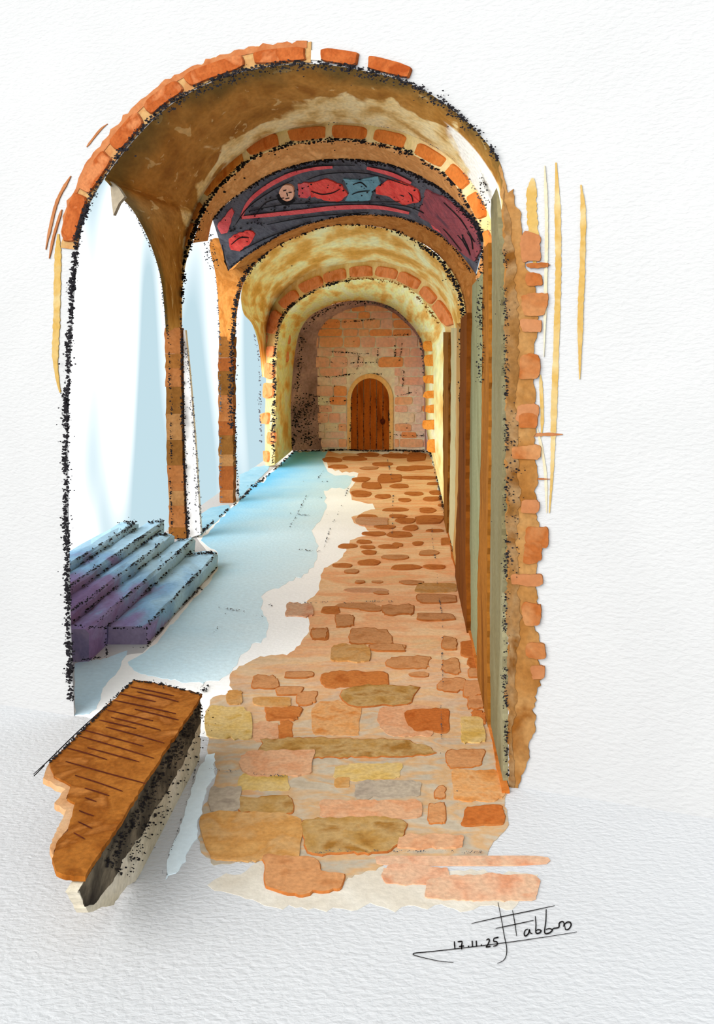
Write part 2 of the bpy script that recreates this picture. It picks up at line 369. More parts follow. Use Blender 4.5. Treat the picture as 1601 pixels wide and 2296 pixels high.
def loft(name, rows, mat, parent=None, ns=8, sub=6, thick=.05, loc=None, ease=None):
    """curved shell between two matched outlines; rows = [((u,v),place,(u,v),place)...], place = plane or distance"""
    A = [resolve(pa, *a) for a, pa, b, pb in rows]; B = [resolve(pb, *b) for a, pa, b, pb in rows]
    A = cr(A, sub); B = cr(B, sub); n = len(A); V = []; UV = []; F = []
    for i in range(n):
        for s in range(ns+1):
            V.append(A[i].lerp(B[i], s/ns)); UV.append((i/(n-1), s/ns))
    for i in range(n-1):
        for s in range(ns):
            q = i*(ns+1)+s; F.append((q, q+1, q+ns+2, q+ns+1))
    o = mesh(name, V, F, mat, parent, loc, uvs=UV, smooth=True)
    # give it body away from the room
    bm = bmesh.new(); bm.from_mesh(o.data); bmesh.ops.recalc_face_normals(bm, faces=bm.faces)
    c = sum((v.co for v in bm.verts), Vector())/len(bm.verts)
    bm.to_mesh(o.data); bm.free()
    return o
def charcoal(name, pts, place, parent, width=9, dens=1.0, mat='charcoal', seed=0, size=3.2, off=.012, gap=.25, spread=.42, n=10, strays=.06):
    """rough charcoal edge: many small flakes lying on the surface along a line"""
    rg = random.Random(seed); c = Curve2(pts, n); V = []; F = []
    fn = place if callable(place) else (lambda u, v, o=0.0: at_depth(u, v, place-o))
    N_ = int(c.len*dens*width/size/size*1.9)
    ph = [rg.uniform(0, 6.28) for _ in range(5)]
    for _ in range(N_):
        d = rg.uniform(0, c.len)
        g = .5+.25*math.sin(d*.045+ph[0])+.2*math.sin(d*.11+ph[1])+.15*math.sin(d*.31+ph[2])
        if rg.random() < gap*(1-g)*1.6: continue
        r = rg.gauss(0, width*spread*(.6+.6*g))
        if rg.random() < strays: r *= 2.6
        r += 1.6*math.sin(d*.05+ph[3])
        p = c.at(d, r); k = size*rg.uniform(.45, 1.25)*(.65 if abs(r) > width*.5 else 1); a0 = rg.uniform(0, 6.28); m = rg.choice((3, 4, 4, 5))
        i0 = len(V); z = off*rg.uniform(.6, 1.3)
        for q in range(m):
            a = a0+6.283*q/m; kk = k*rg.uniform(.6, 1.25)
            V.append(fn(p.x+kk*math.cos(a)*1.15, p.y+kk*math.sin(a)*.85, z))
        F.append(tuple(range(i0, i0+m)))
    o = mesh(name, V, F, mat, parent); o['kind'] = 'stuff'; return o
def ribbon(name, pts, fn, w, mat, parent=None, th=.002, n=6, smooth=True, taper=True, loc=None, closed_w=None):
    """a drawn stroke: flat strip of width w pixels"""
    P = cr([Vector((p[0], p[1])) for p in pts], n) if smooth and len(pts) > 2 else [Vector((p[0], p[1])) for p in pts]
    left = []; right = []
    for i, p in enumerate(P):
        t = P[min(i+1, len(P)-1)]-P[max(i-1, 0)]; t.normalize(); nn = Vector((t.y, -t.x))
        k = w*.5*(1 if not taper else (.55+.45*math.sin(math.pi*min(1, max(0, (i+.8)/(len(P)+.6))))))
        left.append(p+nn*k); right.append(p-nn*k)
    poly = [(q.x, q.y) for q in left]+[(q.x, q.y) for q in reversed(right)]
    V = [fn(q.x, q.y, th) for q in left]+[fn(q.x, q.y, th) for q in right]; m = len(left)
    F = [(i, i+1, m+i+1, m+i) for i in range(m-1)]
    return V, F
def strokes(name, lists, fn, w, mat, parent=None, th=.002, loc=None, smooth=True):
    V = []; F = []
    for pts in lists:
        v, f = ribbon('', pts, fn, w, mat, th=th, smooth=smooth); o = len(V); V += v; F += [tuple(i+o for i in q) for q in f]
    return mesh(name, V, F, mat, parent, loc)
def sector(curve, a, b, r0, r1, n=26, p=.38, seed=0, jit=.03):
    s0, s1 = sorted((curve.near(a), curve.near(b))); rg = random.Random(seed); ph = [rg.uniform(0, 6.28) for _ in range(3)]
    out = []
    for i in range(n):
        t = 2*math.pi*i/n; c, s = math.cos(t), math.sin(t)
        k = 1+jit*(math.sin(2*t+ph[0])+math.sin(3*t+ph[1])+.7*math.sin(6*t+ph[2]))
        q = curve.at((s0+s1)/2+(s1-s0)/2*k*math.copysign(abs(c)**p, c), (r0+r1)/2+(r1-r0)/2*k*math.copysign(abs(s)**p, s))
        out.append((q.x, q.y))
    return out
def ringstrip(name, curve, d0, d1, r0, r1, fn, th, mat, parent, rag=0.0, seed=0, step=10):
    n = max(4, int((d1-d0)/step)); rg = random.Random(seed); inn = []; out = []
    for i in range(n+1):
        d = d0+(d1-d0)*i/n; a = curve.at(d, r0(d) if callable(r0) else r0); bq = curve.at(d, (r1(d) if callable(r1) else r1)+rg.gauss(0, rag))
        inn.append((a.x, a.y)); out.append((bq.x, bq.y))
    V = []; F = []
    for a, bq in zip(inn, out): V += [fn(*a, 0), fn(*bq, 0), fn(*a, th), fn(*bq, th)]
    for i in range(n):
        q = 4*i; r = q+4
        F += [(q+2, q+3, r+3, r+2), (q, q+2, r+2, r), (q+1, r+1, r+3, q+3), (q, r, r+1, q+1)]
    F += [(0, 1, 3, 2), (4*n, 4*n+2, 4*n+3, 4*n+1)]
    o = mesh(name, V, F, mat, parent); fix(o); return o

# ------------------------------------------------------------------ arch outlines
cF = Curve2([(166, 1600), (158, 1350), (153, 1000), (160, 780), (170, 620), (180, 530), (197, 468), (240, 392), (300, 315), (370, 245), (440, 200), (520, 168), (600, 150), (690, 143), (760, 149), (830, 162), (900, 180), (960, 208), (1020, 250), (1060, 285), (1095, 325), (1122, 365), (1132, 430), (1136, 600), (1138, 1200), (1139, 1500), (1140, 1762)])
cA = Curve2([(408, 700), (410, 640), (417, 590), (432, 540), (455, 480), (490, 425), (530, 385), (580, 350), (640, 328), (700, 318), (770, 314), (830, 320), (890, 332), (950, 358), (1010, 400), (1050, 450), (1075, 500), (1090, 545), (1098, 620), (1100, 700)])
cC = Curve2([(527, 1125), (525, 900), (529, 760), (532, 700), (540, 655), (560, 608), (600, 568), (650, 538), (720, 512), (780, 504), (840, 508), (900, 522), (950, 548), (990, 580), (1020, 620), (1040, 670), (1047, 730), (1045, 900), (1045, 1335)])
cD = Curve2([(616, 1042), (619, 900), (622, 780), (630, 730), (650, 695), (690, 662), (740, 640), (790, 628), (840, 625), (890, 634), (930, 655), (965, 690), (990, 725), (1000, 765), (1003, 1000), (1003, 1165)])
cE = Curve2([(655, 1010), (652, 900), (664, 775), (676, 735), (700, 705), (740, 685), (790, 674), (840, 676), (880, 690), (910, 715), (935, 745), (950, 780), (953, 850), (957, 1010)])

# ------------------------------------------------------------------ floor
xl = -3.62
fl = [(-30, -6, 0), (30, -6, 0)]
a0 = PF.a+(PF.b-PF.a)*(-8); b0 = PF.a+(PF.b-PF.a)*9
pl = G(166, 1600); cut = PF.a+(PF.a-PF.b)*((-xl+PF.a.x)/(PF.b.x-PF.a.x))
fv = [(a0.x, -6, 0), (b0.x, -6, 0), (b0.x, b0.y, 0), (PF.b.x+.02, PF.b.y, 0), (.75, 24.2, 0), (xl, 24.2, 0), (xl, cut.y, 0), (a0.x, a0.y, 0)]
tri = tessellate_polygon([[Vector(p) for p in fv]])
V = [Vector(p) for p in fv]+[Vector((p[0], p[1], -.25)) for p in fv]; n = len(fv)
floor = mesh('floor', V, [tuple(t) for t in tri]+[tuple(n+i for i in t) for t in tri]+[(i, (i+1) % n, n+(i+1) % n, n+i) for i in range(n)], 'ground_paper')
fix(floor)
tag(floor, 'white rough floor with worn brown paving and painted-in cool blue shade running to the door', kind='structure')

blue = [(655, 1013), (733, 1013), (722, 1035), (735, 1058), (795, 1068), (780, 1095), (725, 1100), (735, 1140), (715, 1168), (700, 1190), (712, 1225), (710, 1255), (690, 1285), (640, 1310), (590, 1330), (585, 1365), (605, 1400), (598, 1430), (540, 1470), (520, 1505), (480, 1528), (455, 1535), (400, 1528), (300, 1505), (285, 1485), (322, 1462), (350, 1440), (410, 1375), (492, 1275), (488, 1240), (452, 1212), (470, 1188), (515, 1143), (605, 1062)]
slab('lit_white_floor', ragged([(655, 1011), (966, 1011), (1000, 1160), (1040, 1345), (1080, 1520), (1112, 1650), (1136, 1758), (900, 1725), (460, 1652), (168, 1604), (168, 1490), (320, 1465), (490, 1270), (440, 1204), (540, 1118)], 2, 12, 2), ground_fn, .002, 'lit_white_floor', floor)  # lighter white laid inside the arch so the shaded floor stays white
slab('cool_shade', ragged(blue, 5, 8, 3), ground_fn, .004, 'cool_shade', floor)  # blue plates paint cool light and shade onto the floor
slab('cool_shade', ragged([(168, 1488), (240, 1476), (285, 1460), (268, 1500), (240, 1530), (215, 1590), (200, 1604), (168, 1604)], 3, 8, 4), ground_fn, .004, 'blue_patch', floor)
slab('cool_shade', ragged([(462, 1690), (482, 1690), (478, 1740), (455, 1800), (440, 1880), (400, 1950), (370, 1975), (378, 1930), (412, 1830), (440, 1740)], 4, 8, 5), ground_fn, .004, 'blue_pale', floor)
slab('cool_shade', ragged([(445, 1200), (450, 1152), (478, 1136), (512, 1132), (517, 1140), (482, 1172), (452, 1200)], 2, 6, 6), ground_fn, .004, 'blue_shadow', floor)  # painted floor shadow between columns and terrace edge
slab('cool_shade', ragged([(535, 1118), (538, 1064), (575, 1046), (605, 1042), (600, 1056), (560, 1096)], 2, 6, 7), ground_fn, .004, 'blue_shadow', floor)
beige = [(722, 1016), (966, 1016), (1000, 1160), (1040, 1345), (1080, 1520), (1112, 1650), (1138, 1765), (1132, 1800), (1140, 1850), (1110, 1890), (1090, 1925), (1000, 1935), (880, 1930), (850, 1950), (780, 1968), (760, 1998), (640, 2003), (600, 1990), (590, 1930), (480, 1940), (447, 1905), (450, 1822), (468, 1790), (490, 1725), (465, 1690), (458, 1595), (480, 1565), (520, 1555), (515, 1512), (560, 1482), (650, 1462), (690, 1425), (690, 1350), (715, 1322), (722, 1282), (757, 1262), (785, 1212), (838, 1198), (795, 1172), (785, 1160), (840, 1142), (835, 1130), (788, 1122), (782, 1095), (800, 1062), (735, 1052)]
slab('beige_paving', ragged(beige, 5, 8, 8), ground_fn, .003, 'beige_paving', floor)
slab('beige_paving', ragged([(590, 1930), (760, 1935), (1000, 1950), (1210, 1960), (1150, 2040), (900, 2035), (620, 2040), (470, 1985)], 9, 14, 9), ground_fn, .0015, 'streak_beige', floor)
# single paving stones: boxes read off two windows of the view
st7 = [(555,18,632,75,'d'),(718,18,922,98,'m'),(820,90,975,125,'m'),(650,95,800,172,'t'),(895,145,1095,203,'m'),(990,215,1090,240,'m'),(605,208,900,290,'d'),(292,230,405,295,'m'),(435,212,565,246,'m'),(393,280,520,322,'m'),(490,302,582,366,'m'),(700,275,1030,372,'b'),(178,302,245,365,'t'),(300,330,465,372,'t'),(80,375,290,520,'y'),(350,370,510,435,'d'),(405,435,480,515,'d'),(290,440,405,530,'p'),(557,350,785,498,'o'),(858,368,1110,500,'p'),(985,375,1180,490,'r'),(300,512,1085,600,'b'),(1140,58,1212,122,'m'),(1136,158,1230,222,'m'),(1126,242,1255,305,'m'),(1220,80,1300,150,'r'),(1256,140,1318,195,'r'),(1258,198,1322,245,'m'),(1235,250,1340,330,'m'),(1255,320,1345,380,'m'),(1272,390,1340,452,'d'),(1225,420,1330,540,'y'),(240,570,570,684,'p'),(660,625,965,700,'y'),(660,690,730,735,'t'),(235,670,450,750,'y'),(742,705,1060,780,'g'),(1152,562,1335,645,'m'),(1190,650,1415,800,'o'),(1112,730,1160,785,'m'),(1080,800,1160,905,'m'),(1228,820,1435,908,'r'),(230,772,480,862,'b'),(100,730,240,850,'g2'),(600,790,1040,880,'p'),(60,850,520,1060,'t'),(520,860,960,1040,'b'),(940,950,1240,1010,'p'),(340,1035,600,1215,'m2'),(430,1115,700,1215,'m2'),(855,1040,1600,1085,'s'),(870,1085,1180,1170,'s'),(1060,1130,1590,1240,'s')]
st8 = [(210,118,330,148,'d'),(330,110,470,140,'d'),(415,92,545,116,'d'),(560,96,720,124,'d'),(700,92,815,142,'d'),(250,160,360,186,'d'),(505,145,620,172,'d'),(430,172,540,192,'m'),(635,170,760,198,'d'),(700,165,855,192,'d'),(385,232,490,262,'d'),(535,215,670,268,'d'),(672,226,900,248,'d'),(445,262,555,304,'d'),(600,272,720,298,'d'),(815,262,900,280,'d'),(375,310,500,350,'d'),(520,330,610,360,'d'),(690,316,800,342,'d'),(835,308,915,338,'d'),(650,355,730,378,'d'),(795,345,905,374,'d'),(565,410,710,434,'d'),(770,410,875,442,'d'),(410,450,540,480,'d'),(600,448,700,472,'d'),(640,468,750,505,'d'),(750,455,915,506,'d'),(515,510,635,536,'d'),(680,512,770,546,'d'),(810,535,920,553,'d'),(445,546,580,577,'d'),(580,548,740,584,'d'),(412,595,498,622,'d'),(305,618,415,648,'d'),(432,628,520,652,'d'),(538,622,655,650,'d'),(618,612,680,640,'d'),(735,605,798,632,'d'),(440,656,530,684,'d'),(770,656,890,690,'m'),(548,684,722,714,'m'),(420,710,548,748,'d'),(275,732,385,760,'d'),(342,766,425,796,'m'),(612,740,782,774,'d'),(798,740,925,770,'d'),(400,832,462,852,'m'),(500,832,565,850,'m'),(658,830,805,860,'m'),(510,892,600,916,'m'),(750,912,998,966,'m'),(205,984,320,1026,'d'),(300,960,520,1000,'m'),(430,975,560,1016,'m'),(560,966,740,1040,'m2'),(282,1028,400,1105,'m2'),(750,1024,985,1068,'m'),(148,1108,245,1176,'m'),(490,1200,692,1248,'m'),(270,1210,480,1310,'t'),(0,966,165,1045,'s'),(405,470,600,515,'p'),(900,585,970,630,'d'),(880,388,930,404,'d'),(330,875,600,905,'p'),(750,850,990,905,'t')]
k = 0
for lst, ou, ov, sc in ((st7, 420, 1400, .5), (st8, 640, 980, .3873)):
    for (x0, y0, x1, y1, c) in lst:
        k += 1
        u0, v0, u1, v1 = ou+x0*sc, ov+y0*sc, ou+x1*sc, ov+y1*sc
        small = (v1-v0) < 16
        mt = {'g2': 'paver_g', 'm2': 'paver_m'}.get(c, 'paver_'+c)
        wet = c in 'dmrb' or c == 'm2'
        pix = blob(u0, v0, u1, v1, k, 26 if not small else 16, .85 if small else (.5 if wet else .4), .07 if wet else .05)
        if (v1-v0) > 24: pix = ragged(pix, 3.4, 8, k)
        z0 = .003+.0006*(k % 7)
        slab('paving_stone', pix, ground_fn, (.010 if v0 < 1450 else .0055)+.00042*(k % 17), mt, floor, inset=(2.2 if wet else 0) if not small else 1.2, rim='paver_rim' if wet else None, back=.001)
# faint drawn joints between the pale slabs
jl = [[(725, 1055), (690, 1110), (640, 1200)], [(782, 1095), (745, 1180), (722, 1240)], [(680, 1082), (735, 1080)], [(650, 1154), (715, 1156), (757, 1158)], [(690, 1118), (770, 1118)], [(668, 1236), (720, 1237)], [(480, 1362), (525, 1372), (610, 1388)], [(505, 1378), (480, 1425), (460, 1440)], [(600, 1362), (660, 1356), (880, 1352)], [(467, 1728), (540, 1738), (640, 1746)], [(458, 1640), (420, 1800), (365, 1965)], [(870, 1030), (882, 1130), (872, 1270)], [(968, 1180), (980, 1300), (992, 1420), (988, 1700)], [(1026, 1745), (1024, 1810)], [(880, 1915), (1100, 1917)], [(700, 1917), (850, 1912)]]
for i, q in enumerate(jl):
    charcoal('joint_line', q, ground_fn, floor, width=1.3, dens=.8, mat='pencil', seed=40+i, size=1.5, off=.018, gap=.9, strays=0)
charcoal('kerb_line', [(662, 1012), (600, 1066), (540, 1118), (480, 1170), (440, 1204)], ground_fn, floor, width=4, dens=.9, seed=60, size=2.2, off=.012, gap=.7)
charcoal('kerb_line', [(655, 1012), (760, 1010), (966, 1013)], ground_fn, floor, width=2.6, dens=1.1, seed=61, size=1.8, off=.02, gap=.4)

# ------------------------------------------------------------------ front wall, white, with the arched opening
hole = [cF.at(cF.len*i/150) for i in range(151)]
TOP = 6.6
V = []; F = []
lo_b, hi_b = PF.a+(PF.b-PF.a)*(-.75), PF.a+(PF.b-PF.a)*2.2
d_ = (PF.b-PF.a).normalized()
inner = [PF(p.x, p.y) for p in hole]; inner[0].z = 0; inner[-1].z = 0
outer = [Vector((lo_b.x, lo_b.y, 0)), Vector((lo_b.x, lo_b.y, TOP)), Vector((hi_b.x, hi_b.y, TOP)), Vector((hi_b.x, hi_b.y, 0))]
def plan(p): return Vector(((p-PF.a).dot(d_), p.z, 0))
poly = outer+list(reversed(inner)); n = len(poly)
tri = tessellate_polygon([[plan(p) for p in poly]])
wide = [PF(*cF.at(cF.len*i/150, 60)) for i in range(151)]; wide[0].z = 0; wide[-1].z = 0
V = poly+[p-PF.n*.22 for p in outer+list(reversed(wide))]
F = [tuple(t) for t in tri]+[tuple(n+i for i in reversed(t)) for t in tri]+[(i, (i+1) % n, n+(i+1) % n, n+i) for i in range(n)]
wall = mesh('wall_front', V, F, 'paper'); fix(wall)
tag(wall, 'white rough-grained front wall around the tall arched opening', kind='structure')
pil = [(1121, 368), (1130, 395), (1140, 430), (1152, 425), (1156, 470), (1166, 480), (1170, 530), (1176, 560), (1182, 600), (1200, 640), (1205, 720), (1196, 800), (1200, 900), (1198, 1000), (1206, 1060), (1200, 1130), (1212, 1200), (1205, 1260), (1196, 1300), (1208, 1340), (1196, 1400), (1214, 1440), (1200, 1470), (1222, 1505), (1204, 1540), (1196, 1590), (1205, 1625), (1190, 1660), (1182, 1720), (1160, 1765), (1142, 1770), (1139, 1500), (1137, 1200), (1135, 800), (1133, 600), (1126, 430)]
slab('plaster_patch', ragged(pil, 5, 7, 11), PF, .012, 'front_pilaster', wall)
slab('plaster_patch', ragged([(1128, 420), (1140, 470), (1150, 520), (1158, 600), (1162, 760), (1160, 900), (1164, 1060), (1160, 1250), (1166, 1400), (1158, 1560), (1150, 1640), (1158, 1770), (1142, 1772), (1139, 1500), (1137, 1200), (1135, 800), (1133, 600)], 6, 9, 13), PF, .0155, 'pilaster_dark', wall)
for i, (x0, y0, x1, y1) in enumerate([(1170,520,1212,590),(1180,612,1215,642),(1172,655,1228,710),(1168,715,1216,745),(1165,795,1212,850),(1180,590,1232,600),(1160,905,1208,945),(1166,925,1205,960),(1152,998,1212,1030),(1170,1120,1210,1150),(1180,1178,1230,1230),(1175,1215,1216,1262),(1150,1285,1217,1312),(1172,1350,1214,1400),(1180,1440,1224,1475),(1190,1490,1222,1520)]):
    slab('brick_fragment', ragged(blob(x0, y0, x1, y1, 90+i, 20, .45), 2, 6, i), PF, .018+.001*(i % 5), 'front_brick' if i % 3 else 'streak_orange', wall)
for i, (q, w, mt) in enumerate([([(1247, 365), (1250, 450), (1252, 600), (1248, 760), (1243, 900), (1238, 1060), (1232, 1150)], 15, 'streak_yellow'), ([(1195, 400), (1192, 450), (1196, 520), (1200, 600)], 26, 'streak_yellow'), ([(1303, 415), (1308, 480), (1306, 600), (1302, 700), (1300, 850)], 14, 'streak_yellow'), ([(1222, 372), (1226, 500), (1224, 640), (1220, 800)], 8, 'streak_pale'), ([(1205, 960), (1222, 1050), (1226, 1150)], 7, 'streak_pale'), ([(1185, 976), (1220, 974), (1262, 974)], 8, 'streak_orange'), ([(1180, 1073), (1234, 1074)], 4, 'streak_orange'), ([(1180, 594), (1234, 594)], 8, 'streak_orange'), ([(1212, 840), (1216, 930), (1214, 980)], 9, 'streak_yellow'), ([(132, 525), (130, 620), (128, 720), (125, 800), (130, 850), (136, 880)], 17, 'streak_yellow'), ([(160, 395), (130, 450), (112, 520), (104, 560)], 7, 'streak_orange'), ([(140, 470), (122, 530), (112, 580)], 6, 'streak_orange'), ([(195, 330), (225, 292), (242, 278)], 5, 'streak_orange')]):
    c = Curve2(q, 8); m_ = int(c.len/6)+2; rg = random.Random(i); l = []; r = []
    for t in range(m_+1):
        f = t/m_; ww = w*.5*(.75+.25*rg.random())*(min(1, .25+f*6))*(min(1, .2+(1-f)*3))
        a = c.at(c.len*f, ww); bq = c.at(c.len*f, -ww); l.append((a.x, a.y)); r.append((bq.x, bq.y))
    slab('paint_streak', l+r[::-1], PF, .006+.0015*(i % 4), mt, wall)

# ------------------------------------------------------------------ right wall
base_w = [(966, 1012), (1003, 1172), (1045, 1352), (1083, 1516), (1112, 1642), (1139, 1758), (1136, 700), (1124, 420), (1112, 420), (1108, 560), (1062, 660), (1046, 720), (1000, 760), (985, 1000)]
wr = slab('wall_right', base_w, PR, -.04, 'wall_tan', back=-.25)
tag(wr, 'right side wall of vertical brown and grey-green pilaster strips', kind='structure')
strips = [('wall_brown', [(1001, 745), (1014, 745), (1013, 1000), (1009, 1202), (1003, 1176), (1000, 1000)], .05),
    ('wall_pale', [(1014, 735), (1029, 735), (1027, 1000), (1026, 1150), (1020, 1246), (1009, 1200), (1013, 1000)], .02),
    ('wall_tan', [(1029, 725), (1043, 740), (1041, 1000), (1031, 1292), (1020, 1246), (1026, 1150), (1027, 1000)], .03),
    ('wall_dark_brown', [(1046, 715), (1062, 700), (1058, 1000), (1058, 1250), (1061, 1422), (1045, 1350), (1031, 1292), (1041, 1000)], .06),
    ('wall_green', [(1064, 640), (1097, 600), (1094, 900), (1090, 1150), (1085, 1300), (1083, 1516), (1061, 1422), (1058, 1200), (1058, 1000)], .02),
    ('wall_brown', [(1098, 560), (1111, 545), (1112, 900), (1109, 1200), (1107, 1400), (1110, 1634), (1083, 1516), (1085, 1300), (1091, 1100), (1095, 900)], .05),
    ('wall_greygreen', [(1110, 400), (1121, 375), (1133, 600), (1136, 900), (1137, 1200), (1137, 1500), (1139, 1758), (1110, 1634), (1107, 1400), (1110, 1100), (1113, 800), (1112, 560)], .03)]
for i, (mt, pg, th) in enumerate(strips):
    slab('pilaster_strip', ragged(pg, 1.2, 14, 20+i), PR, th, mt, wr, back=-.04)
for i, (q, w, mt) in enumerate([([(1050, 640), (1052, 760), (1048, 1000), (1048, 1300)], 3.0, 'wall_dark_brown')]):
    pass
charcoal('charcoal_edge', [(1134, 560), (1136, 800), (1137, 1000), (1137, 1200), (1134, 1450), (1136, 1600), (1139, 1740)], PF, wr, width=9, dens=.42, seed=71, size=2.4, off=.02, gap=.7)
charcoal('charcoal_edge', [(1150, 900), (1155, 1100), (1150, 1300)], PF, wr, width=22, dens=.05, seed=72, size=2.2, off=.02, gap=.5)
charcoal('charcoal_edge', [(1095, 560), (1096, 640), (1098, 760), (1096, 860)], PR, wr, width=7, dens=.5, seed=73, size=2.6, off=.07, gap=.5)
charcoal('charcoal_edge', [(1113, 368), (1113, 420), (1117, 470)], PR, wr, width=3, dens=.8, seed=74, size=2.2, off=.09, gap=.5)
def foot(v): return 966+.2314*(v-1010)
sk = [(foot(v)-1, v) for v in range(1150, 1781, 30)]+[(foot(v)-5-13*(v-1150)/630.0, v) for v in range(1780, 1149, -30)]
bb = slab('baseboard_right', ragged(sk, 2.2, 10, 15), ground_fn, .02, 'skirting')
tag(bb, 'rust brown skirting strip along the foot of the right wall', kind='structure')
charcoal('charcoal_edge', [(foot(v)-2, v) for v in (1016, 1080, 1160, 1240, 1320, 1400, 1480, 1560)], ground_fn, bb, width=3.5, dens=.8, seed=75, size=2.2, off=.04, gap=.6)

# ------------------------------------------------------------------ first vault (ceiling) with the other vault webs
O1 = [((372, 745), 12.1, (408, 745), PA), ((363, 640), 11.5, (409, 650), PA), ((342, 560), 10.2, (412, 590), PA), ((303, 480), 8.3, (420, 530), PA)]
W1 = O1+[((247, 417), PF, (432, 490), PA)]+[(a, PF, c, PA) for a, c in [((240, 392), (440, 470)), ((300, 315), (455, 440)), ((370, 245), (490, 392)), ((440, 200), (540, 348)), ((520, 168), (590, 312)), ((600, 150), (650, 290)), ((690, 143), (720, 280)), ((760, 149), (770, 277)), ((830, 162), (830, 283)), ((900, 180), (890, 295)), ((960, 208), (950, 319)), ((1020, 250), (1010, 358)), ((1060, 285), (1055, 408)), ((1095, 325), (1088, 465)), ((1122, 365), (1110, 530)), ((1132, 430), (1116, 600))]]
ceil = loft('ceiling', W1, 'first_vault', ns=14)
tag(ceil, 'brown stained plaster vault between the front arch and second brick arch', kind='structure')
W2 = [((588, 845), 20.5, (597, 845), PD), ((580, 775), 19.6, (597, 778), PD), ((566, 728), 18, (599, 738), PD), ((546, 702), 16, (603, 714), PD)]+[(a, PC, c, PD) for a, c in [((541, 655), (610, 690)), ((560, 608), (628, 662)), ((600, 568), (660, 632)), ((650, 538), (700, 610)), ((720, 512), (745, 597)), ((780, 504), (795, 589)), ((840, 508), (845, 587)), ((900, 522), (895, 597)), ((950, 548), (945, 622)), ((990, 580), (985, 660)), ((1020, 620), (1010, 700)), ((1040, 670), (1020, 750)), ((1047, 730), (1020, 800))]]
w2 = loft('vault_web', W2, 'ochre_web', ceil, ns=12)
w2['label'] = 'ochre plaster vault behind the painted frieze'
charcoal('charcoal_edge', [(247, 420), (285, 458), (320, 515), (345, 575), (363, 640), (371, 720)], 9.0, ceil, width=2.2, dens=.5, mat='pencil', seed=90, size=2.0)
slab('plaster_flake', [(243, 405), (262, 420), (275, 440), (262, 455), (250, 482), (246, 450)], PF, -.02, 'streak_grey', ceil, back=-.05)

# ------------------------------------------------------------------ front brick arch
bF = G(650, 1680); bF = PF.a.lerp(PF.b, .5)
aF = empty('brick_arch', bF)
tag(aF, 'large front arch of rust orange bricks with thick black edge', 'arch')
ringstrip('mortar_ring', cF, cF.near((170, 560)), cF.near((700, 143)), 2, lambda d: 46-14*max(0, (cF.near((250, 380))-d)/250.0), PF, .010, 'mortar_front', aF, rag=2.0, seed=1)
ringstrip('mortar_ring', cF, cF.near((690, 143)), cF.near((735, 146)), 8, 30, PF, .008, 'streak_beige', aF, rag=1.5, seed=2)
ringstrip('outer_wash', cF, cF.near((176, 540)), cF.near((690, 143)), 34, lambda d: 48-10*max(0, (cF.near((250, 380))-d)/250.0), PF, .014, 'outer_wash', aF, rag=2.5, seed=12)
for i, (a, b) in enumerate([((158, 545), (192, 440)), ((196, 425), (242, 350)), ((252, 332), (326, 265)), ((338, 252), (414, 205)), ((427, 194), (548, 152)), ((572, 150), (688, 132)), ((718, 135), (806, 140)), ((826, 148), (918, 175))]):
    slab('brick', sector(cF, a, b, 5, (38 if i < 5 else 36), seed=i), PF, .030, 'brick_front', aF, inset=2)
charcoal('charcoal_edge', [tuple(cF.at(d)) for d in [cF.near((166, 1560))+(cF.near((200, 460))-cF.near((166, 1560)))*t/14 for t in range(15)]], PF, aF, width=11, dens=1.5, seed=101, size=3.6, off=.03, gap=.5, n=4, spread=.34)
charcoal('charcoal_edge', [tuple(cF.at(d)) for d in [cF.near((197, 468))+(cF.near((1120, 360))-cF.near((197, 468)))*t/30 for t in range(31)]], PF, aF, width=10, dens=.8, seed=102, size=3.4, off=.03, gap=.5, n=4)
charcoal('charcoal_edge', [tuple(cF.at(d, -9)) for d in [cF.near((370, 245))+(cF.near((1060, 285))-cF.near((370, 245)))*t/30 for t in range(31)]], PF, aF, width=14, dens=.25, seed=103, size=3.0, off=.01, gap=.5, n=4)

# ------------------------------------------------------------------ second brick arch
aA = empty('brick_arch', PA.a.lerp(PA.b, .5))
tag(aA, 'second arch of spaced orange bricks on cream mortar above the painted frieze', 'arch')
ringstrip('mortar_ring', cA, 5, cA.len-5, 0, lambda d: 38*min(1, .12+d/260.0) if d < 260 else 38-20*max(0, (d-cA.len+220)/220), PA, .02, 'mortar_second', aA, seed=3)
for i, (a, b, mt) in enumerate([((412, 660), (420, 570), 'brick_amber'), ((424, 555), (440, 505), 'brick_amber'), ((446, 495), (462, 465), 'brick_amber'), ((474, 445), (556, 362), 'brick_amber'), ((570, 352), (636, 326), 'brick_second'), ((656, 324), (732, 314), 'brick_second'), ((747, 314), (827, 318), 'brick_second'), ((842, 322), (905, 338), 'brick_second'), ((928, 350), (985, 380), 'brick_second'), ((996, 392), (1036, 432), 'brick_second'), ((1044, 445), (1072, 498), 'brick_second'), ((1080, 520), (1097, 610), 'brick_second')]):
    r1 = [16, 20, 24, 30, 33, 33, 33, 33, 33, 33, 30, 20][i]
    slab('brick', sector(cA, a, b, 4, r1, seed=20+i), PA, .04, mt, aA, inset=1.6)
S1 = [(a, PA, c, PB1) for a, c in [((432, 545), (466, 540)), ((455, 480), (478, 492)), ((490, 425), (505, 460)), ((530, 385), (545, 430)), ((580, 350), (600, 395)), ((640, 328), (660, 372)), ((700, 318), (720, 360)), ((770, 314), (790, 358)), ((830, 320), (860, 366)), ((890, 332), (925, 388)), ((950, 358), (985, 420)), ((1010, 400), (1035, 462)), ((1050, 450), (1070, 500)), ((1075, 500), (1088, 532)), ((1092, 545), (1074, 592)), ((1100, 612), (1066, 626))]]
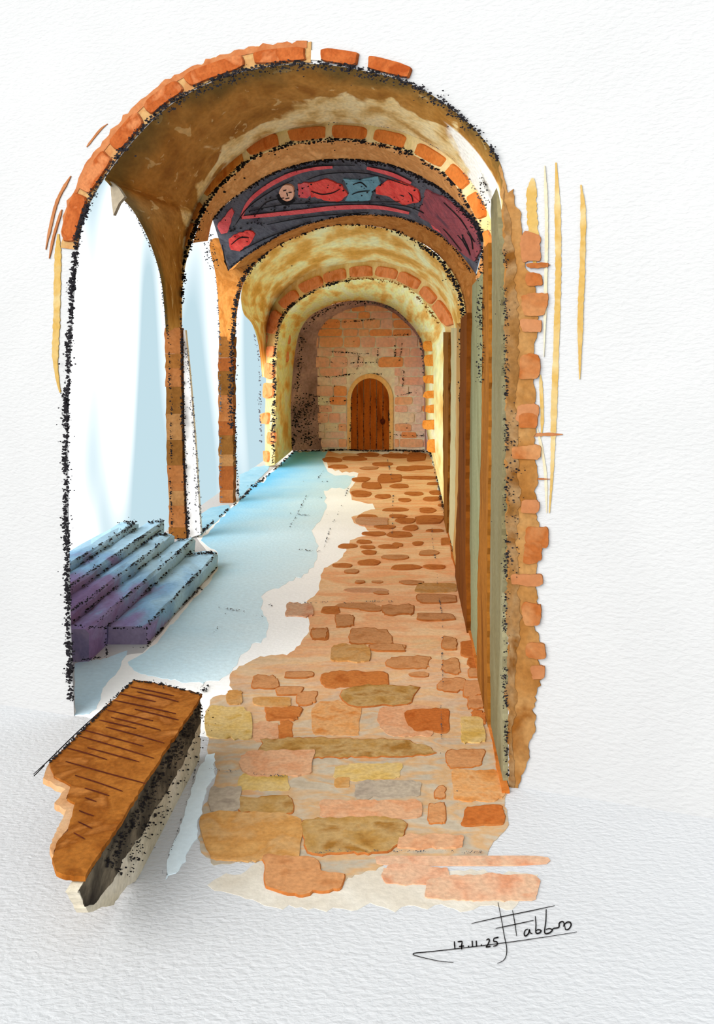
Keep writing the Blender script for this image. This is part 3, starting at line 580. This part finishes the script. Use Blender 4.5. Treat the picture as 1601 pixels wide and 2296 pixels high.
slab('springer', [(1082, 530), (1094, 540), (1104, 580), (1104, 680), (1052, 700), (1056, 640), (1064, 612)], PB2, -.05, 'tan_plain', aA, back=-.12)
loft('soffit', S1, 'tan_soffit', aA, ns=6)
charcoal('charcoal_edge', [(405, 960), (404, 760), (407, 680), (415, 600), (432, 540), (455, 480), (490, 425), (530, 385), (580, 350)], PA, aA, width=11, dens=1.0, seed=110, size=3.6, off=.03, gap=.4)
charcoal('charcoal_edge', [(580, 350), (640, 328), (700, 318), (770, 314), (830, 320), (890, 332), (950, 358), (1010, 400), (1050, 450), (1075, 500), (1088, 540)], PA, aA, width=9, dens=.8, seed=111, size=3.2, off=.03, gap=.5)
charcoal('charcoal_edge', [(730, 276), (800, 274), (870, 284), (950, 308), (1020, 352), (1068, 410), (1100, 480), (1112, 530)], PA, aA, width=3, dens=.7, mat='pencil', seed=112, size=2.0, off=.05, gap=.7)
charcoal('charcoal_edge', [(1070, 500), (1090, 560), (1096, 640)], PA, aA, width=10, dens=.8, seed=113, size=3.0, off=.03, gap=.4)

# ------------------------------------------------------------------ painted frieze
fr = empty('painted_frieze', (PB1.a.lerp(PB1.b, .5)))
tag(fr, 'dark curved painted frieze with red borders and a reclining figure', 'painting')
FR = [(a, PB1, c, PB2) for a, c in [((476, 490), (513, 606)), ((505, 460), (545, 580)), ((545, 430), (590, 550)), ((600, 395), (640, 522)), ((660, 372), (700, 500)), ((720, 360), (760, 487)), ((790, 358), (820, 481)), ((860, 366), (880, 485)), ((925, 388), (930, 497)), ((985, 420), (975, 518)), ((1035, 462), (1015, 550)), ((1070, 500), (1045, 585)), ((1088, 530), (1067, 615))]]
loft('painted_panel', FR, 'frieze_ground', fr, ns=10)
def fr_fn(u, v, off=0.0):
    """a point of the frieze surface, found on the curved shell itself"""
    best = None; o = Vector((0, 0, EYE)); d = ray(u, v)
    for (q, t) in FR_TRI:
        e1 = q[1]-q[0]; e2 = q[2]-q[0]; h = d.cross(e2); a = e1.dot(h)
        if abs(a) < 1e-12: continue
        s = o-q[0]; uu = s.dot(h)/a
        if uu < -.02 or uu > 1.02: continue
        w = s.cross(e1); vv = d.dot(w)/a
        if vv < -.02 or uu+vv > 1.02: continue
        tt = e2.dot(w)/a
        if best is None or tt < best[0]: best = (tt, t)
    if best is None:
        return PB1.mix(PB2, .5)(u, v, off)
    return o+d*best[0]+best[1]*off
A_ = cr([PB1(*a) for a, _, c, _ in FR], 3); B_ = cr([PB2(*c) for a, _, c, _ in FR], 3); FR_TRI = []
for i in range(len(A_)-1):
    for q in ((A_[i], A_[i+1], B_[i+1]), (A_[i], B_[i+1], B_[i])):
        nn = (q[1]-q[0]).cross(q[2]-q[0]).normalized()
        if nn.dot(Vector((0, 0, EYE))-q[0]) < 0: nn = -nn
        FR_TRI.append((q, nn))
def fstroke(name, pts, w, mat, th=.02, par=None):
    V, F = ribbon('', pts, fr_fn, w, mat, th=th, n=7); return mesh(name, V, F, mat, par or fr)
for nm, pg, mt, sd in [('plum_field', [(958, 425), (1000, 440), (1045, 480), (1078, 515), (1080, 560), (1066, 585), (1030, 560), (985, 515), (940, 480)], 'frieze_plum', 1),
    ('red_cloth', [(692, 410), (730, 398), (770, 412), (782, 435), (760, 452), (735, 450), (700, 440)], 'frieze_red', 2), ('rose_arm', [(668, 410), (690, 408), (706, 430), (690, 442), (672, 440)], 'frieze_rose', 22),
    ('blue_cloth', [(770, 398), (810, 402), (850, 393), (856, 410), (840, 425), (835, 448), (800, 452), (775, 448), (784, 430)], 'frieze_blue', 3),
    ('red_cloth', [(846, 418), (870, 403), (905, 404), (938, 425), (944, 450), (905, 458), (875, 440), (846, 432)], 'frieze_red', 4),
    ('red_cloth', [(512, 535), (530, 522), (560, 516), (572, 524), (562, 545), (538, 560), (518, 560)], 'frieze_red', 5),
    ('red_patch', [(1032, 515), (1050, 510), (1068, 535), (1070, 570), (1055, 565), (1038, 540)], 'frieze_rose', 6),
    ('red_patch', [(960, 488), (990, 495), (1012, 520), (1005, 528), (975, 510)], 'frieze_rose', 7), ('rose_arm', [(487, 505), (520, 468), (526, 475), (510, 520), (497, 522)], 'frieze_rose', 8)]:
    slab(nm, ragged(pg, 2.5, 7, sd), fr_fn, .018, mt, fr, back=.001)
charcoal('charcoal_edge', [(520, 520), (600, 460), (700, 430), (800, 420), (900, 430), (1000, 480), (1050, 540)], fr_fn, fr, width=44, dens=.05, seed=125, size=2.6, off=.02, gap=.3)
fstroke('red_border', [(748, 372), (690, 378), (640, 395), (595, 420), (560, 450), (542, 485)], 10, 'frieze_rose')
fstroke('red_border', [(542, 486), (600, 480), (680, 472), (760, 463), (850, 462), (920, 475)], 10, 'frieze_rose', .022)
fstroke('red_border', [(825, 374), (880, 388), (925, 408)], 9, 'frieze_rose')
fc_ = slab('face', blob(628, 412, 662, 448, 5, 20, .9, .04), fr_fn, .026, 'frieze_skin', fr)
fstroke('hair', [(626, 432), (632, 446), (648, 453), (664, 444)], 9, 'charcoal', .03, fc_)
for q in ([(638, 424), (645, 422)], [(650, 428), (657, 427)], [(646, 428), (648, 436)], [(643, 442), (652, 440)]):
    fstroke('face_line', q, 2.4, 'charcoal', .034, fc_)
for q in ([(700, 425), (725, 432), (750, 428), (765, 420)], [(795, 410), (812, 405), (826, 416)], [(792, 432), (810, 426), (832, 424)], [(880, 415), (905, 420), (925, 432), (930, 448)], [(890, 428), (910, 436)], [(520, 545), (540, 530), (560, 530)], [(1040, 520), (1052, 545), (1060, 570)], [(560, 470), (640, 455), (760, 450), (900, 448)], [(600, 500), (700, 482), (830, 472)], [(540, 560), (600, 530), (700, 492)], [(640, 385), (720, 368), (800, 366)], [(980, 470), (1020, 510), (1050, 545)], [(500, 545), (506, 580), (514, 604)], [(530, 500), (560, 460), (610, 425), (660, 400)], [(575, 478), (600, 450), (640, 440)], [(690, 400), (740, 385), (830, 385), (920, 412)], [(860, 452), (930, 462), (990, 500), (1040, 560)], [(1000, 450), (1040, 490), (1070, 540)], [(1046, 510), (1062, 530), (1066, 556)], [(1046, 510), (1044, 535), (1058, 562)]):
    fstroke('drawn_line', q, 2.6, 'charcoal', .03)
charcoal('charcoal_edge', [c for _, c in [(0, (478, 490)), (0, (505, 460)), (0, (545, 430)), (0, (600, 395)), (0, (660, 372)), (0, (720, 360)), (0, (790, 358)), (0, (860, 366)), (0, (925, 388)), (0, (985, 420)), (0, (1035, 462)), (0, (1070, 500)), (0, (1088, 530))]], PB1, fr, width=10, dens=.95, seed=120, size=3.0, off=.03, gap=.35)
charcoal('charcoal_edge', [(514, 604), (545, 580), (590, 550), (640, 522), (700, 500), (760, 487), (820, 481), (880, 485), (930, 497), (975, 518), (1015, 550), (1045, 585), (1064, 612)], PB2, fr, width=3.2, dens=1.0, seed=121, size=2.0, off=.03, gap=.3)
charcoal('charcoal_edge', [(478, 490), (496, 530), (506, 570), (513, 606)], PB1.mix(PB2, .5), fr, width=3.5, dens=.9, seed=122, size=2.2, off=.25, gap=.3)

# ------------------------------------------------------------------ third arch, brown soffit under the frieze
aC = empty('soffit_arch', PC.a.lerp(PC.b, .5))
tag(aC, 'third arch, amber brown plaster ring under the painted frieze', 'arch')
S2 = [((492, 765), 15.3, (527, 765), PC), ((490, 700), 15.2, (531, 705), PC), ((484, 620), 14.9, (540, 655), PC), ((470, 545), 14.2, (550, 625), PC), ((500, 540), PB2, (562, 605), PC)]+[(a, PB2, c, PC) for a, c in [((513, 606), (580, 585)), ((545, 580), (605, 564)), ((590, 550), (640, 543)), ((640, 522), (680, 526)), ((700, 500), (725, 511)), ((760, 487), (780, 504)), ((820, 481), (835, 507)), ((880, 485), (885, 518)), ((930, 497), (930, 537)), ((975, 518), (965, 557)), ((1015, 550), (995, 585)), ((1045, 585), (1020, 620)), ((1067, 615), (1037, 662)), ((1068, 690), (1046, 722)), ((1066, 770), (1046, 790))]]
loft('soffit', S2, 'amber_soffit', aC, ns=6)
charcoal('charcoal_edge', [(524, 960), (526, 800), (531, 700), (540, 655), (560, 608), (600, 568), (650, 538)], PC, aC, width=9, dens=.95, seed=130, size=3.0, off=.05, gap=.4)
charcoal('charcoal_edge', [(650, 538), (720, 512), (780, 504), (840, 508), (900, 522), (950, 548)], PC, aC, width=6, dens=.7, seed=131, size=2.6, off=.05, gap=.6)
charcoal('charcoal_edge', [(950, 548), (990, 580), (1020, 620), (1040, 670), (1047, 730), (1046, 830), (1045, 900)], PC, aC, width=9, dens=.95, seed=132, size=3.0, off=.05, gap=.35)

# ------------------------------------------------------------------ fourth arch
aD = empty('brick_arch', PD.a.lerp(PD.b, .5))
tag(aD, 'small far arch of salmon bricks on ochre piers in front of the door', 'arch')
RD = [(a, PD, c, PD) for a, c in [((595, 1046), (616, 1042)), ((594, 950), (618, 940)), ((597, 845), (620, 845)), ((597, 778), (622, 780)), ((603, 714), (630, 730)), ((618, 672), (650, 695)), ((665, 628), (690, 662)), ((725, 603), (740, 640)), ((790, 589), (790, 628)), ((848, 587), (840, 625)), ((905, 600), (890, 634)), ((955, 630), (930, 655)), ((998, 675), (965, 690)), ((1016, 720), (990, 725)), ((1020, 770), (1000, 765)), ((1014, 1000), (1003, 1000)), ((1008, 1188), (1003, 1165))]]
RD = [((a[0]+(a[0]-c[0])*.22, a[1]+(a[1]-c[1])*.22) if a[1] < 760 else a, p_, c, q_) for a, p_, c, q_ in RD]
loft('face_ring', RD, 'mortar_fourth', aD, ns=4)
for i, (a, b) in enumerate([((625, 750), (640, 708)), ((648, 698), (678, 670)), ((688, 664), (728, 644)), ((736, 641), (780, 630)), ((790, 628), (836, 625)), ((846, 626), (884, 632)), ((892, 635), (930, 655)), ((936, 660), (962, 686)), ((966, 691), (994, 735))]):
    slab('brick', sector(cD, a, b, 5, 29, seed=40+i), PD, .05, 'brick_fourth', aD, inset=1.2)
for i, (x0, y0, x1, y1) in enumerate([(588,748,600,770),(602,776,618,800),(596,815,617,848),(594,858,616,892),(588,925,606,950),(603,968,620,995),(595,1010,605,1035)]):
    slab('brick', blob(x0, y0, x1, y1, 60+i, 16, .5), PD, .06, 'brick_fourth', aD)
DE = [(a, PD, c, PE) for a, c in [((616, 1042), (655, 1010)), ((618, 940), (652, 920)), ((620, 845), (656, 840)), ((622, 780), (664, 775)), ((630, 730), (676, 735)), ((650, 695), (700, 705)), ((690, 662), (740, 685)), ((740, 640), (770, 677)), ((790, 628), (800, 674)), ((840, 625), (840, 676)), ((890, 634), (880, 690)), ((930, 655), (910, 715)), ((965, 690), (935, 745)), ((990, 725), (950, 780)), ((1000, 765), (953, 850)), ((1003, 1000), (956, 960)), ((1003, 1165), (966, 1012))]]
loft('soffit', DE, 'ochre_soffit', aD, ns=8)
DEB = PD.mix(PE, .5)
for i, (x0, y0, x1, y1) in enumerate([(636,748,652,772),(638,788,648,812)]):
    slab('brick', blob(x0, y0, x1, y1, 70+i, 16, .5), DEB, .12, 'brick_fourth', aD)
for i, (x0, y0, x1, y1) in enumerate([(962,765,996,788),(964,795,995,820),(962,840,994,860),(962,875,995,892),(966,908,996,925),(962,940,994,962),(970,985,996,1012)]):
    slab('brick', ragged(blob(x0, y0, x1, y1, 80+i, 18, .5), 1.5, 5, i), DEB, .2, 'brick_amber', aD)
charcoal('charcoal_edge', [(616, 1040), (618, 960), (620, 845), (622, 780), (630, 730), (650, 695), (690, 662), (740, 640), (790, 629)], PD, aD, width=5, dens=1.0, seed=140, size=2.4, off=.06, gap=.45)
charcoal('charcoal_edge', [(790, 628), (840, 625), (890, 634), (930, 655), (965, 690), (990, 725)], PD, aD, width=4, dens=.55, mat='wall_brown', seed=141, size=2.4, off=.06, gap=.3)
charcoal('charcoal_edge', [(590, 1000), (588, 900), (585, 800), (575, 750)], PD, aD, width=3, dens=.6, mat='pencil', seed=142, size=2.0, off=.06, gap=.6)

# ------------------------------------------------------------------ niche with end wall and door
IN = [(a, PE, c, PW) for a, c in [((655, 1010), (722, 1008)), ((652, 920), (718, 900)), ((656, 840), (715, 820)), ((664, 775), (716, 760)), ((676, 735), (724, 735)), ((700, 705), (742, 715)), ((740, 685), (768, 700)), ((790, 674), (800, 690)), ((840, 676), (838, 686)), ((880, 690), (876, 698)), ((910, 715), (906, 722)), ((935, 745), (932, 750)), ((950, 780), (947, 784)), ((953, 850), (950, 852)), ((957, 1010), (953, 1008))]]
nich = loft('niche_reveal', IN, 'purple_shade', ns=6)
tag(nich, 'plaster reveal around the end wall niche with dusky purple shade painted in', 'niche')
charcoal('charcoal_edge', [(658, 1008), (664, 900), (676, 780), (690, 730), (720, 700), (770, 682), (820, 676)], PE, nich, width=10, dens=.28, seed=150, size=2.0, off=.05, gap=.5)
charcoal('charcoal_edge', [(690, 1000), (685, 940), (690, 880)], PE, nich, width=40, dens=.2, seed=151, size=1.9, off=.03, gap=.4)
charcoal('charcoal_edge', [(820, 676), (880, 692), (912, 718), (938, 752), (948, 800), (951, 860)], PE, nich, width=4, dens=.6, mat='pencil', seed=152, size=2.0, off=.05, gap=.6)
we = slab('wall_end', [(600, 1008), (600, 600), (1010, 600), (1010, 1008)], PW, 0.0, 'stone_joint', back=-.3)
tag(we, 'end wall of uneven pink and ochre stones around the plank door', kind='structure')
rg = random.Random(5); v = 1004.0; row = 0; wq = PW
while v > 668:
    h = rg.uniform(15, 25); u = 690-rg.uniform(0, 30)
    while u < 960:
        w = rg.uniform(24, 58)
        x0, x1, y0, y1 = u+1.0, u+w-1.0, v-h+1.0, v-1.0
        u += w
        if x1 > 778 and x0 < 884 and y1 > 838:
            if x0 < 778: x1 = 777
            elif x1 > 884: x0 = 885
            else: continue
            if x1-x0 < 6: continue
        up = (1004-v)/330.0
        mt = rg.choice([1, 1, 3, 0] if up > .62 else [0, 4, 2, 3, 0, 4, 1])
        slab('wall_stone', blob(x0, y0, x1, y1, rg.randint(0, 9999), 16, .34, .03), PW, rg.uniform(.02, .05), 'stone_%d' % mt, we)
    v -= h; row += 1
for i, q in enumerate([[(730, 845), (780, 840), (860, 838)], [(795, 765), (792, 800)], [(740, 790), (830, 792)], [(740, 812), (840, 814)], [(805, 795), (802, 830)], [(885, 770), (885, 800)], [(900, 770), (897, 810)], [(905, 830), (900, 880)], [(935, 860), (930, 890)], [(890, 890), (925, 880)], [(875, 975), (955, 975)], [(912, 920), (912, 960)], [(725, 900), (780, 898)], [(725, 960), (770, 956)], [(750, 860), (748, 900)], [(700, 730), (840, 715)], [(870, 755), (915, 750)], [(850, 780), (845, 815)]]):
    charcoal('joint_line', q, PW, we, width=1.8, dens=.8, mat='charcoal', seed=160+i, size=1.6, off=.07, gap=.7)
door = empty('door_1', PW(830, 1008)); tag(door, 'small arched brown plank door in the end wall', kind='structure')
def arch_poly(u0, u1, vb, vt, rise, n=14):
    c = (u0+u1)/2; r = (u1-u0)/2; out = [(u0, vb)]
    for i in range(n+1):
        t = math.pi-math.pi*i/n; out.append((c+r*math.cos(t), vt+rise-rise*math.sin(t)**.8 if 0 < i < n else vt+rise))
    out.append((u1, vb)); return out
def door_top(u):
    x = abs((u-830)/43.0); return 848+52*(1-max(0, 1-x**2.2)**.5)
fo = []
for i in range(21):
    t = math.pi-math.pi*i/20; fo.append((830+51*math.cos(t), 895-57*math.sin(t)))
fi = [(830+43*math.cos(math.pi-math.pi*i/20), 898-50*math.sin(math.pi-math.pi*i/20)) for i in range(21)]
slab('door_frame', [(779, 1008)]+fo+[(881, 1008), (873, 1008)]+fi[::-1]+[(787, 1008)], PW, .07, 'door_frame', door)
for i in range(6):
    u0 = 787+i*14.35; u1 = u0+14.35; top = [(u0+(u1-u0)*t/4, door_top(u0+(u1-u0)*t/4)) for t in range(5)]
    last_plank = slab('plank', [(u0+.7, 1008)]+[(min(max(u, u0+.7), u1-.7), v) for u, v in top]+[(u1-.7, 1008)], PW, .055+.006*(i % 2), 'door_wood', door)
for i in range(1, 6):
    u0 = 787+i*14.35
    charcoal('seam', [(u0, 880+rg.uniform(-15, 25)), (u0+1, 940), (u0, 1004)], PW, door, width=1.4, dens=.9, mat='ink_brown', seed=180+i, size=1.6, off=.075, gap=.4, strays=0)
slab('knob', blob(853, 938, 863, 951, 3, 14, .9), PW, .12, 'ink_brown', last_plank)
charcoal('charcoal_edge', [(786, 1004), (786, 940), (790, 890)], PW, door, width=2, dens=.7, seed=190, size=1.6, off=.08, gap=.6)
charcoal('charcoal_edge', [(874, 1004), (873, 970), (872, 920)], PW, door, width=2, dens=.9, seed=191, size=1.6, off=.08, gap=.5)

# ------------------------------------------------------------------ columns
def column(name, label, rows, y, depth, seq, seed):
    """rows: (v, u_left, u_right) from the top; courses of stone stacked one on the other"""
    b = at_depth((rows[-1][1]+rows[-1][2])/2, rows[-1][0], y); b.z = 0
    c = empty(name, b); tag(c, label, 'column', 'slender columns of the arcade')
    def lr(v):
        for (v0, a0, b0), (v1, a1, b1) in zip(rows, rows[1:]):
            if v <= v1: t = (v-v0)/(v1-v0); return a0+(a1-a0)*t, b0+(b1-b0)*t
        return rows[-1][1:]
    rg = random.Random(seed); v = rows[0][0]; i = 0; vb = rows[-1][0]
    while v < vb-6:
        h = rg.uniform(26, 60); v2 = min(v+h, vb)
        if vb-v2 < 20: v2 = vb
        mt = 'column_%d' % seq[i % len(seq)]
        n = 4; L_ = []; R_ = []
        for k in range(n+1):
            vv = v+.1+(v2-v-.2)*k/n; a, bq = lr(vv); L_.append((a+rg.uniform(-1.5, 1.5), vv)); R_.append((bq+rg.uniform(-1.2, 1.2), vv))
        pix = L_+R_[::-1]
        slab('course', pix, lambda u, v_, o=0.0: at_depth(u, v_, y)+Vector((0, -o, 0)), depth, mt, c, back=-depth)
        v = v2; i += 1
    return c
c1 = column('column', 'slender brown brick column nearest the stone steps', [(735, 373, 409), (850, 376, 410), (1000, 377, 412), (1100, 382, 416), (1205, 384, 421)], 12.2, .10, [1, 0, 1, 2, 3, 2, 1, 3, 1, 0, 5, 5, 0], 2)
charcoal('charcoal_edge', [(408, 760), (411, 900), (413, 1000), (417, 1100), (423, 1205)], 12.2, c1, width=6, dens=.7, seed=201, size=2.6, off=.14, gap=.5)
charcoal('charcoal_edge', [(370, 650), (378, 780), (384, 950), (383, 1050), (384, 1190)], 12.2, c1, width=3.5, dens=.6, seed=202, size=2.2, off=.14, gap=.6)
slab('white_buttress', [(413, 740), (417, 740), (428, 850), (440, 1000), (452, 1196), (423, 1206), (416, 1000)], lambda u, v_, o=0.0: at_depth(u, v_, 12.2)+Vector((0, -o, 0)), .05, 'white_plaster', c1, back=-.05)
charcoal('charcoal_edge', [(416, 780), (428, 870), (437, 980), (445, 1090), (450, 1195)], 12.2, c1, width=5, dens=.5, mat='pencil', seed=203, size=2.0, off=.08, gap=.6)
charcoal('charcoal_edge', [(424, 830), (432, 960), (437, 1080), (441, 1190)], 12.2, c1, width=3, dens=.4, mat='pencil', seed=204, size=1.8, off=.08, gap=.7)
c2 = column('column', 'slender rust brown brick column between the two far openings', [(755, 493, 527), (900, 493, 525), (1030, 494, 526), (1130, 497, 526)], 15.2, .12, [0, 4, 2, 1, 4, 2, 3, 4, 1, 0], 5)
charcoal('charcoal_edge', [(525, 900), (528, 980), (530, 1060), (534, 1112)], 15.2, c2, width=4.5, dens=.6, seed=211, size=2.2, off=.16, gap=.6)
charcoal('charcoal_edge', [(484, 620), (491, 720), (493, 860), (494, 1000), (497, 1140)], 15.2, c2, width=3.5, dens=.5, mat='pencil', seed=212, size=2.0, off=.16, gap=.6)

# ------------------------------------------------------------------ stone steps outside the first opening
stp = empty('stone_steps', (-2.9, 8.6, 0)); tag(stp, 'low flight of long blue and purple stone steps beside the arcade', 'steps')
xe = [-2.36, -2.72, -2.93, -3.14, -3.36, -3.60]; zt = [.16, .28, .38, .47, .54]; yn = [7.66, 7.22, 7.05, 6.95, 6.85]; yf = [10.5, 10.75, 10.6, 10.9, 10.5]
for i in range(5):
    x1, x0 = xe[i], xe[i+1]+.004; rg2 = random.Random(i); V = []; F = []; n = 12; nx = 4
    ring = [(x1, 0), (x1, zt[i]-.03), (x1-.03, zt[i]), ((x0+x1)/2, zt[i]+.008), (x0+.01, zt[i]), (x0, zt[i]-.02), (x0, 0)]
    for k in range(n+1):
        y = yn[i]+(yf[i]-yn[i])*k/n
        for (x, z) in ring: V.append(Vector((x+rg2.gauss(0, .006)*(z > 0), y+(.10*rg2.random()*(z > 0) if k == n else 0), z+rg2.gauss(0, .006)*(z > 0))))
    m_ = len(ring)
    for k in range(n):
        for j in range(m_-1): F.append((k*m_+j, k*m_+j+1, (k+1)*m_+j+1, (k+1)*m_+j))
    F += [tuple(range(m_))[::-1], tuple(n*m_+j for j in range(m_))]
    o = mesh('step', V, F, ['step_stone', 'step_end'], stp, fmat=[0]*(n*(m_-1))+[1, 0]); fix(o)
def step_fn(z):
    def f(u, v, o=0.0): return G(u, v, z+o)
    return f
def px(p): return (CX+FPX*p[0]/p[1], CY-FPX*(p[2]-EYE)/p[1])
for i in range(5):
    for x, z, w in ((xe[i]-.01, zt[i], 5), (xe[i], .0 if i == 0 else zt[i-1]+.01, 4)):
        ya, yb = (yn[i] if z == zt[i] or i == 0 else yn[i-1]), yf[i]-.03
        charcoal('charcoal_edge', [px((x, ya+(yb-ya)*t/4, z)) for t in range(5)], step_fn(z), stp, width=w, dens=.6, seed=300+10*i+w, size=2.4, off=.014, gap=.7, strays=.15)
    charcoal('charcoal_edge', [px((xe[i]+(xe[i+1]-xe[i])*t/4, yf[i], zt[i]+.01)) for t in range(5)], step_fn(zt[i]+.01), stp, width=5, dens=.6, seed=350+i, size=2.4, off=.014, gap=.6)
for i, (q, z, w) in enumerate([][:0] and [([(332, 1404), (410, 1322), (486, 1240)], .16, 4), ([(240, 1402), (330, 1320), (428, 1236)], .17, 7), ([(182, 1386), (280, 1306), (388, 1228)], .28, 5), ([(168, 1340), (260, 1270), (345, 1206)], .38, 6), ([(168, 1282), (250, 1232), (320, 1190)], .47, 4), ([(168, 1215), (210, 1185), (250, 1172), (285, 1185), (288, 1200)], .54, 5), ([(300, 1190), (340, 1185), (380, 1190)], .40, 4), ([(380, 1215), (430, 1222), (470, 1228), (486, 1250)], .22, 6), ([(170, 1325), (250, 1285), (330, 1225)], .40, 4), ([(300, 1372), (380, 1300), (455, 1235)], .165, 4)]):
    charcoal('charcoal_edge', q, step_fn(z), stp, width=w, dens=.65, seed=220+i, size=2.5, off=.02, gap=.6)
for i, (q) in enumerate([[(165, 1402), (240, 1408)], [(242, 1408), (330, 1408)], [(330, 1405), (332, 1450)], [(238, 1405), (240, 1470)], [(168, 1482), (240, 1470)], [(242, 1460), (330, 1452)]]):
    charcoal('charcoal_edge', q, 7.15 if i in (0, 3, 4) else 7.6, stp, width=3, dens=.7, seed=240+i, size=2.2, off=.02, gap=.6)

# ------------------------------------------------------------------ wooden bench
bx0, bx1, bz = -1.885, -1.335, .45
bn = empty('wooden_bench', (-1.6, 4.5, 0)); tag(bn, 'low dark wooden bench with ragged near end in the left foreground', 'bench')
def bench_fn(u, v, o=0.0): return G(u, v, bz-.05+o)
top = [(300, 1524), (345, 1531), (400, 1543), (454, 1555), (430, 1592), (385, 1660), (330, 1745), (280, 1825), (235, 1895), (190, 1962), (165, 1965), (125, 1955), (118, 1925), (125, 1890), (150, 1862), (160, 1830), (168, 1800), (150, 1790), (160, 1760), (120, 1740), (110, 1708), (160, 1662), (230, 1592)]
bt = slab('seat_board', ragged(top, 2.4, 8, 31), lambda u, v, o=0.0: G(u, v, bz)+Vector((0, 0, o)), 0.0, 'bench_wood', bn, back=-.022)
slab('worn_edge', ragged([(112, 1712), (140, 1745), (158, 1765), (150, 1790), (170, 1800), (165, 1830), (150, 1862), (126, 1890), (120, 1920), (112, 1900), (135, 1840), (150, 1815), (122, 1800), (145, 1770), (95, 1745), (105, 1722)], 2.5, 6, 32), lambda u, v, o=0.0: G(u, v, bz-.012)+Vector((0, 0, o)), .0, 'bench_worn', bn, back=-.03)
# side panel: upright plane x = bx1
def side_fn(u, v, o=0.0):
    y = bx1*FPX/(u-CX); return Vector((bx1-.012+o, y, max(0.0, min(bz-.03, EYE-(v-CY)*y/FPX))))
sidep = [(452, 1562), (456, 1600), (452, 1700), (446, 1716), (405, 1797), (360, 1885), (330, 1945), (320, 1975), (290, 1985), (262, 2030), (235, 2035), (205, 2046), (200, 2036), (180, 1992), (190, 1968), (235, 1897), (280, 1827), (330, 1747), (385, 1662), (430, 1594)]
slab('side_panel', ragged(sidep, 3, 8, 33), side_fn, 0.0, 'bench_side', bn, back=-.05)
slab('shade_band', ragged([(452, 1565), (453, 1622), (412, 1715), (352, 1818), (300, 1900), (255, 1975), (215, 2030), (196, 2034), (182, 1990), (192, 1970), (235, 1900), (280, 1829), (330, 1750), (385, 1664), (430, 1596)], 4, 8, 34), side_fn, .004, 'bench_shade', bn)  # dark strip painted in for shade under the seat overhang
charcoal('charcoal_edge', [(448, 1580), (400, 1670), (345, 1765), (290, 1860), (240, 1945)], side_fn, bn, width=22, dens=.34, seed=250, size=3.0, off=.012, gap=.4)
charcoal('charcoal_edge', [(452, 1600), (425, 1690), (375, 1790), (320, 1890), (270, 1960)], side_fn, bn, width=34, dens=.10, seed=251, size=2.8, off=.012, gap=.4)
tb = lambda u, v, o=0.0: G(u, v, bz+o)
charcoal('charcoal_edge', [(110, 1708), (160, 1662), (230, 1592), (300, 1524)], tb, bn, width=4, dens=1.0, seed=252, size=2.4, off=.006, gap=.3)
charcoal('charcoal_edge', [(300, 1524), (345, 1531), (400, 1543), (454, 1556)], tb, bn, width=3.5, dens=.9, seed=253, size=2.4, off=.006, gap=.3)
charcoal('charcoal_edge', [(455, 1556), (462, 1545), (470, 1540)], ground_fn, bn, width=10, dens=.5, seed=254, size=2.6, off=.02, gap=.4)
bl = [((293,1540),(390,1560)),((307,1551),(400,1573)),((268,1555),(349,1573)),((256,1570),(394,1600)),((241,1592),(343,1616)),((302,1590),(400,1614)),((249,1608),(360,1637)),((222,1614),(305,1633)),((237,1630),(368,1666)),((190,1637),(322,1673)),((177,1650),(345,1700)),((151,1677),(240,1703)),((196,1676),(312,1708)),((147,1707),(328,1757)),((168,1738),(275,1774)),((190,1767),(245,1784)),((190,1788),(216,1797)),((177,1817),(210,1829)),((175,1842),(206,1857)),((165,1867),(190,1881))]
for i, (a, b) in enumerate(bl):
    mid = ((a[0]+b[0])/2, (a[1]+b[1])/2+random.uniform(-1, 1))
    strokes('seam', [[a, mid, b]], tb, 3.0, 'ink_brown', bn, th=.003)
strokes('seam', [[(75, 1736), (110, 1704), (170, 1645), (230, 1590)], [(76, 1740), (100, 1716)]], tb, 2.6, 'ink', bn, th=.004)

# ------------------------------------------------------------------ handwriting on the white ground
def s9(q): return [(900+.2623*x, 1980+.2623*y) for x, y in q]
sg = [[(825,170),(850,290),(880,460),(900,560),(895,630),(870,670),(820,695)],[(600,352),(850,296),(1100,245),(1310,200)],[(805,395),(970,360),(1130,325)],[(950,240),(970,350),(985,460)],[(1085,400),(1060,410),(1050,440),(1060,460),(1085,440),(1095,405),(1100,430),(1120,440)],[(1145,290),(1150,360),(1150,430),(1175,435),(1195,415),(1170,405),(1152,415)],[(1238,230),(1235,330),(1225,430),(1260,435),(1290,410),(1265,395),(1235,405)],[(1290,410),(1300,395),(1345,385),(1350,350),(1375,335),(1390,350),(1385,380)],[(1400,385),(1395,360),(1420,340),(1445,345),(1450,370),(1430,400),(1405,405),(1398,385)],[(1500,425),(1250,465),(900,515),(500,565),(230,595),(120,605),(100,617),(130,630),(230,655),(350,678),(445,685)]]
dg = [[(452,505),(455,540),(458,570)],[(480,510),(500,507),(520,505)],[(520,505),(515,545),(515,575)],[(492,550),(535,545)],[(568,546),(580,550)],[(605,500),(608,552)],[(640,500),(643,552)],[(678,536),(690,540)],[(725,495),(745,485),(752,500),(740,530),(722,555)],[(722,555),(762,548)],[(830,470),(790,480)],[(790,480),(790,505),(815,510),(818,535),(785,548)]]
lo_s = G(1110, 2110)
sig = empty('signature', lo_s); tag(sig, 'thin black handwritten signature and date on the white ground', 'writing')
thick = [4, 5, 6, 7, 8]
for i, q in enumerate(sg):
    strokes('name_stroke', [s9(q)], ground_fn, 3.2 if i in thick else 2.0, 'ink', sig, th=.004)
for q in dg: strokes('date_stroke', [s9(q)], ground_fn, 3.2, 'ink', sig, th=.004)
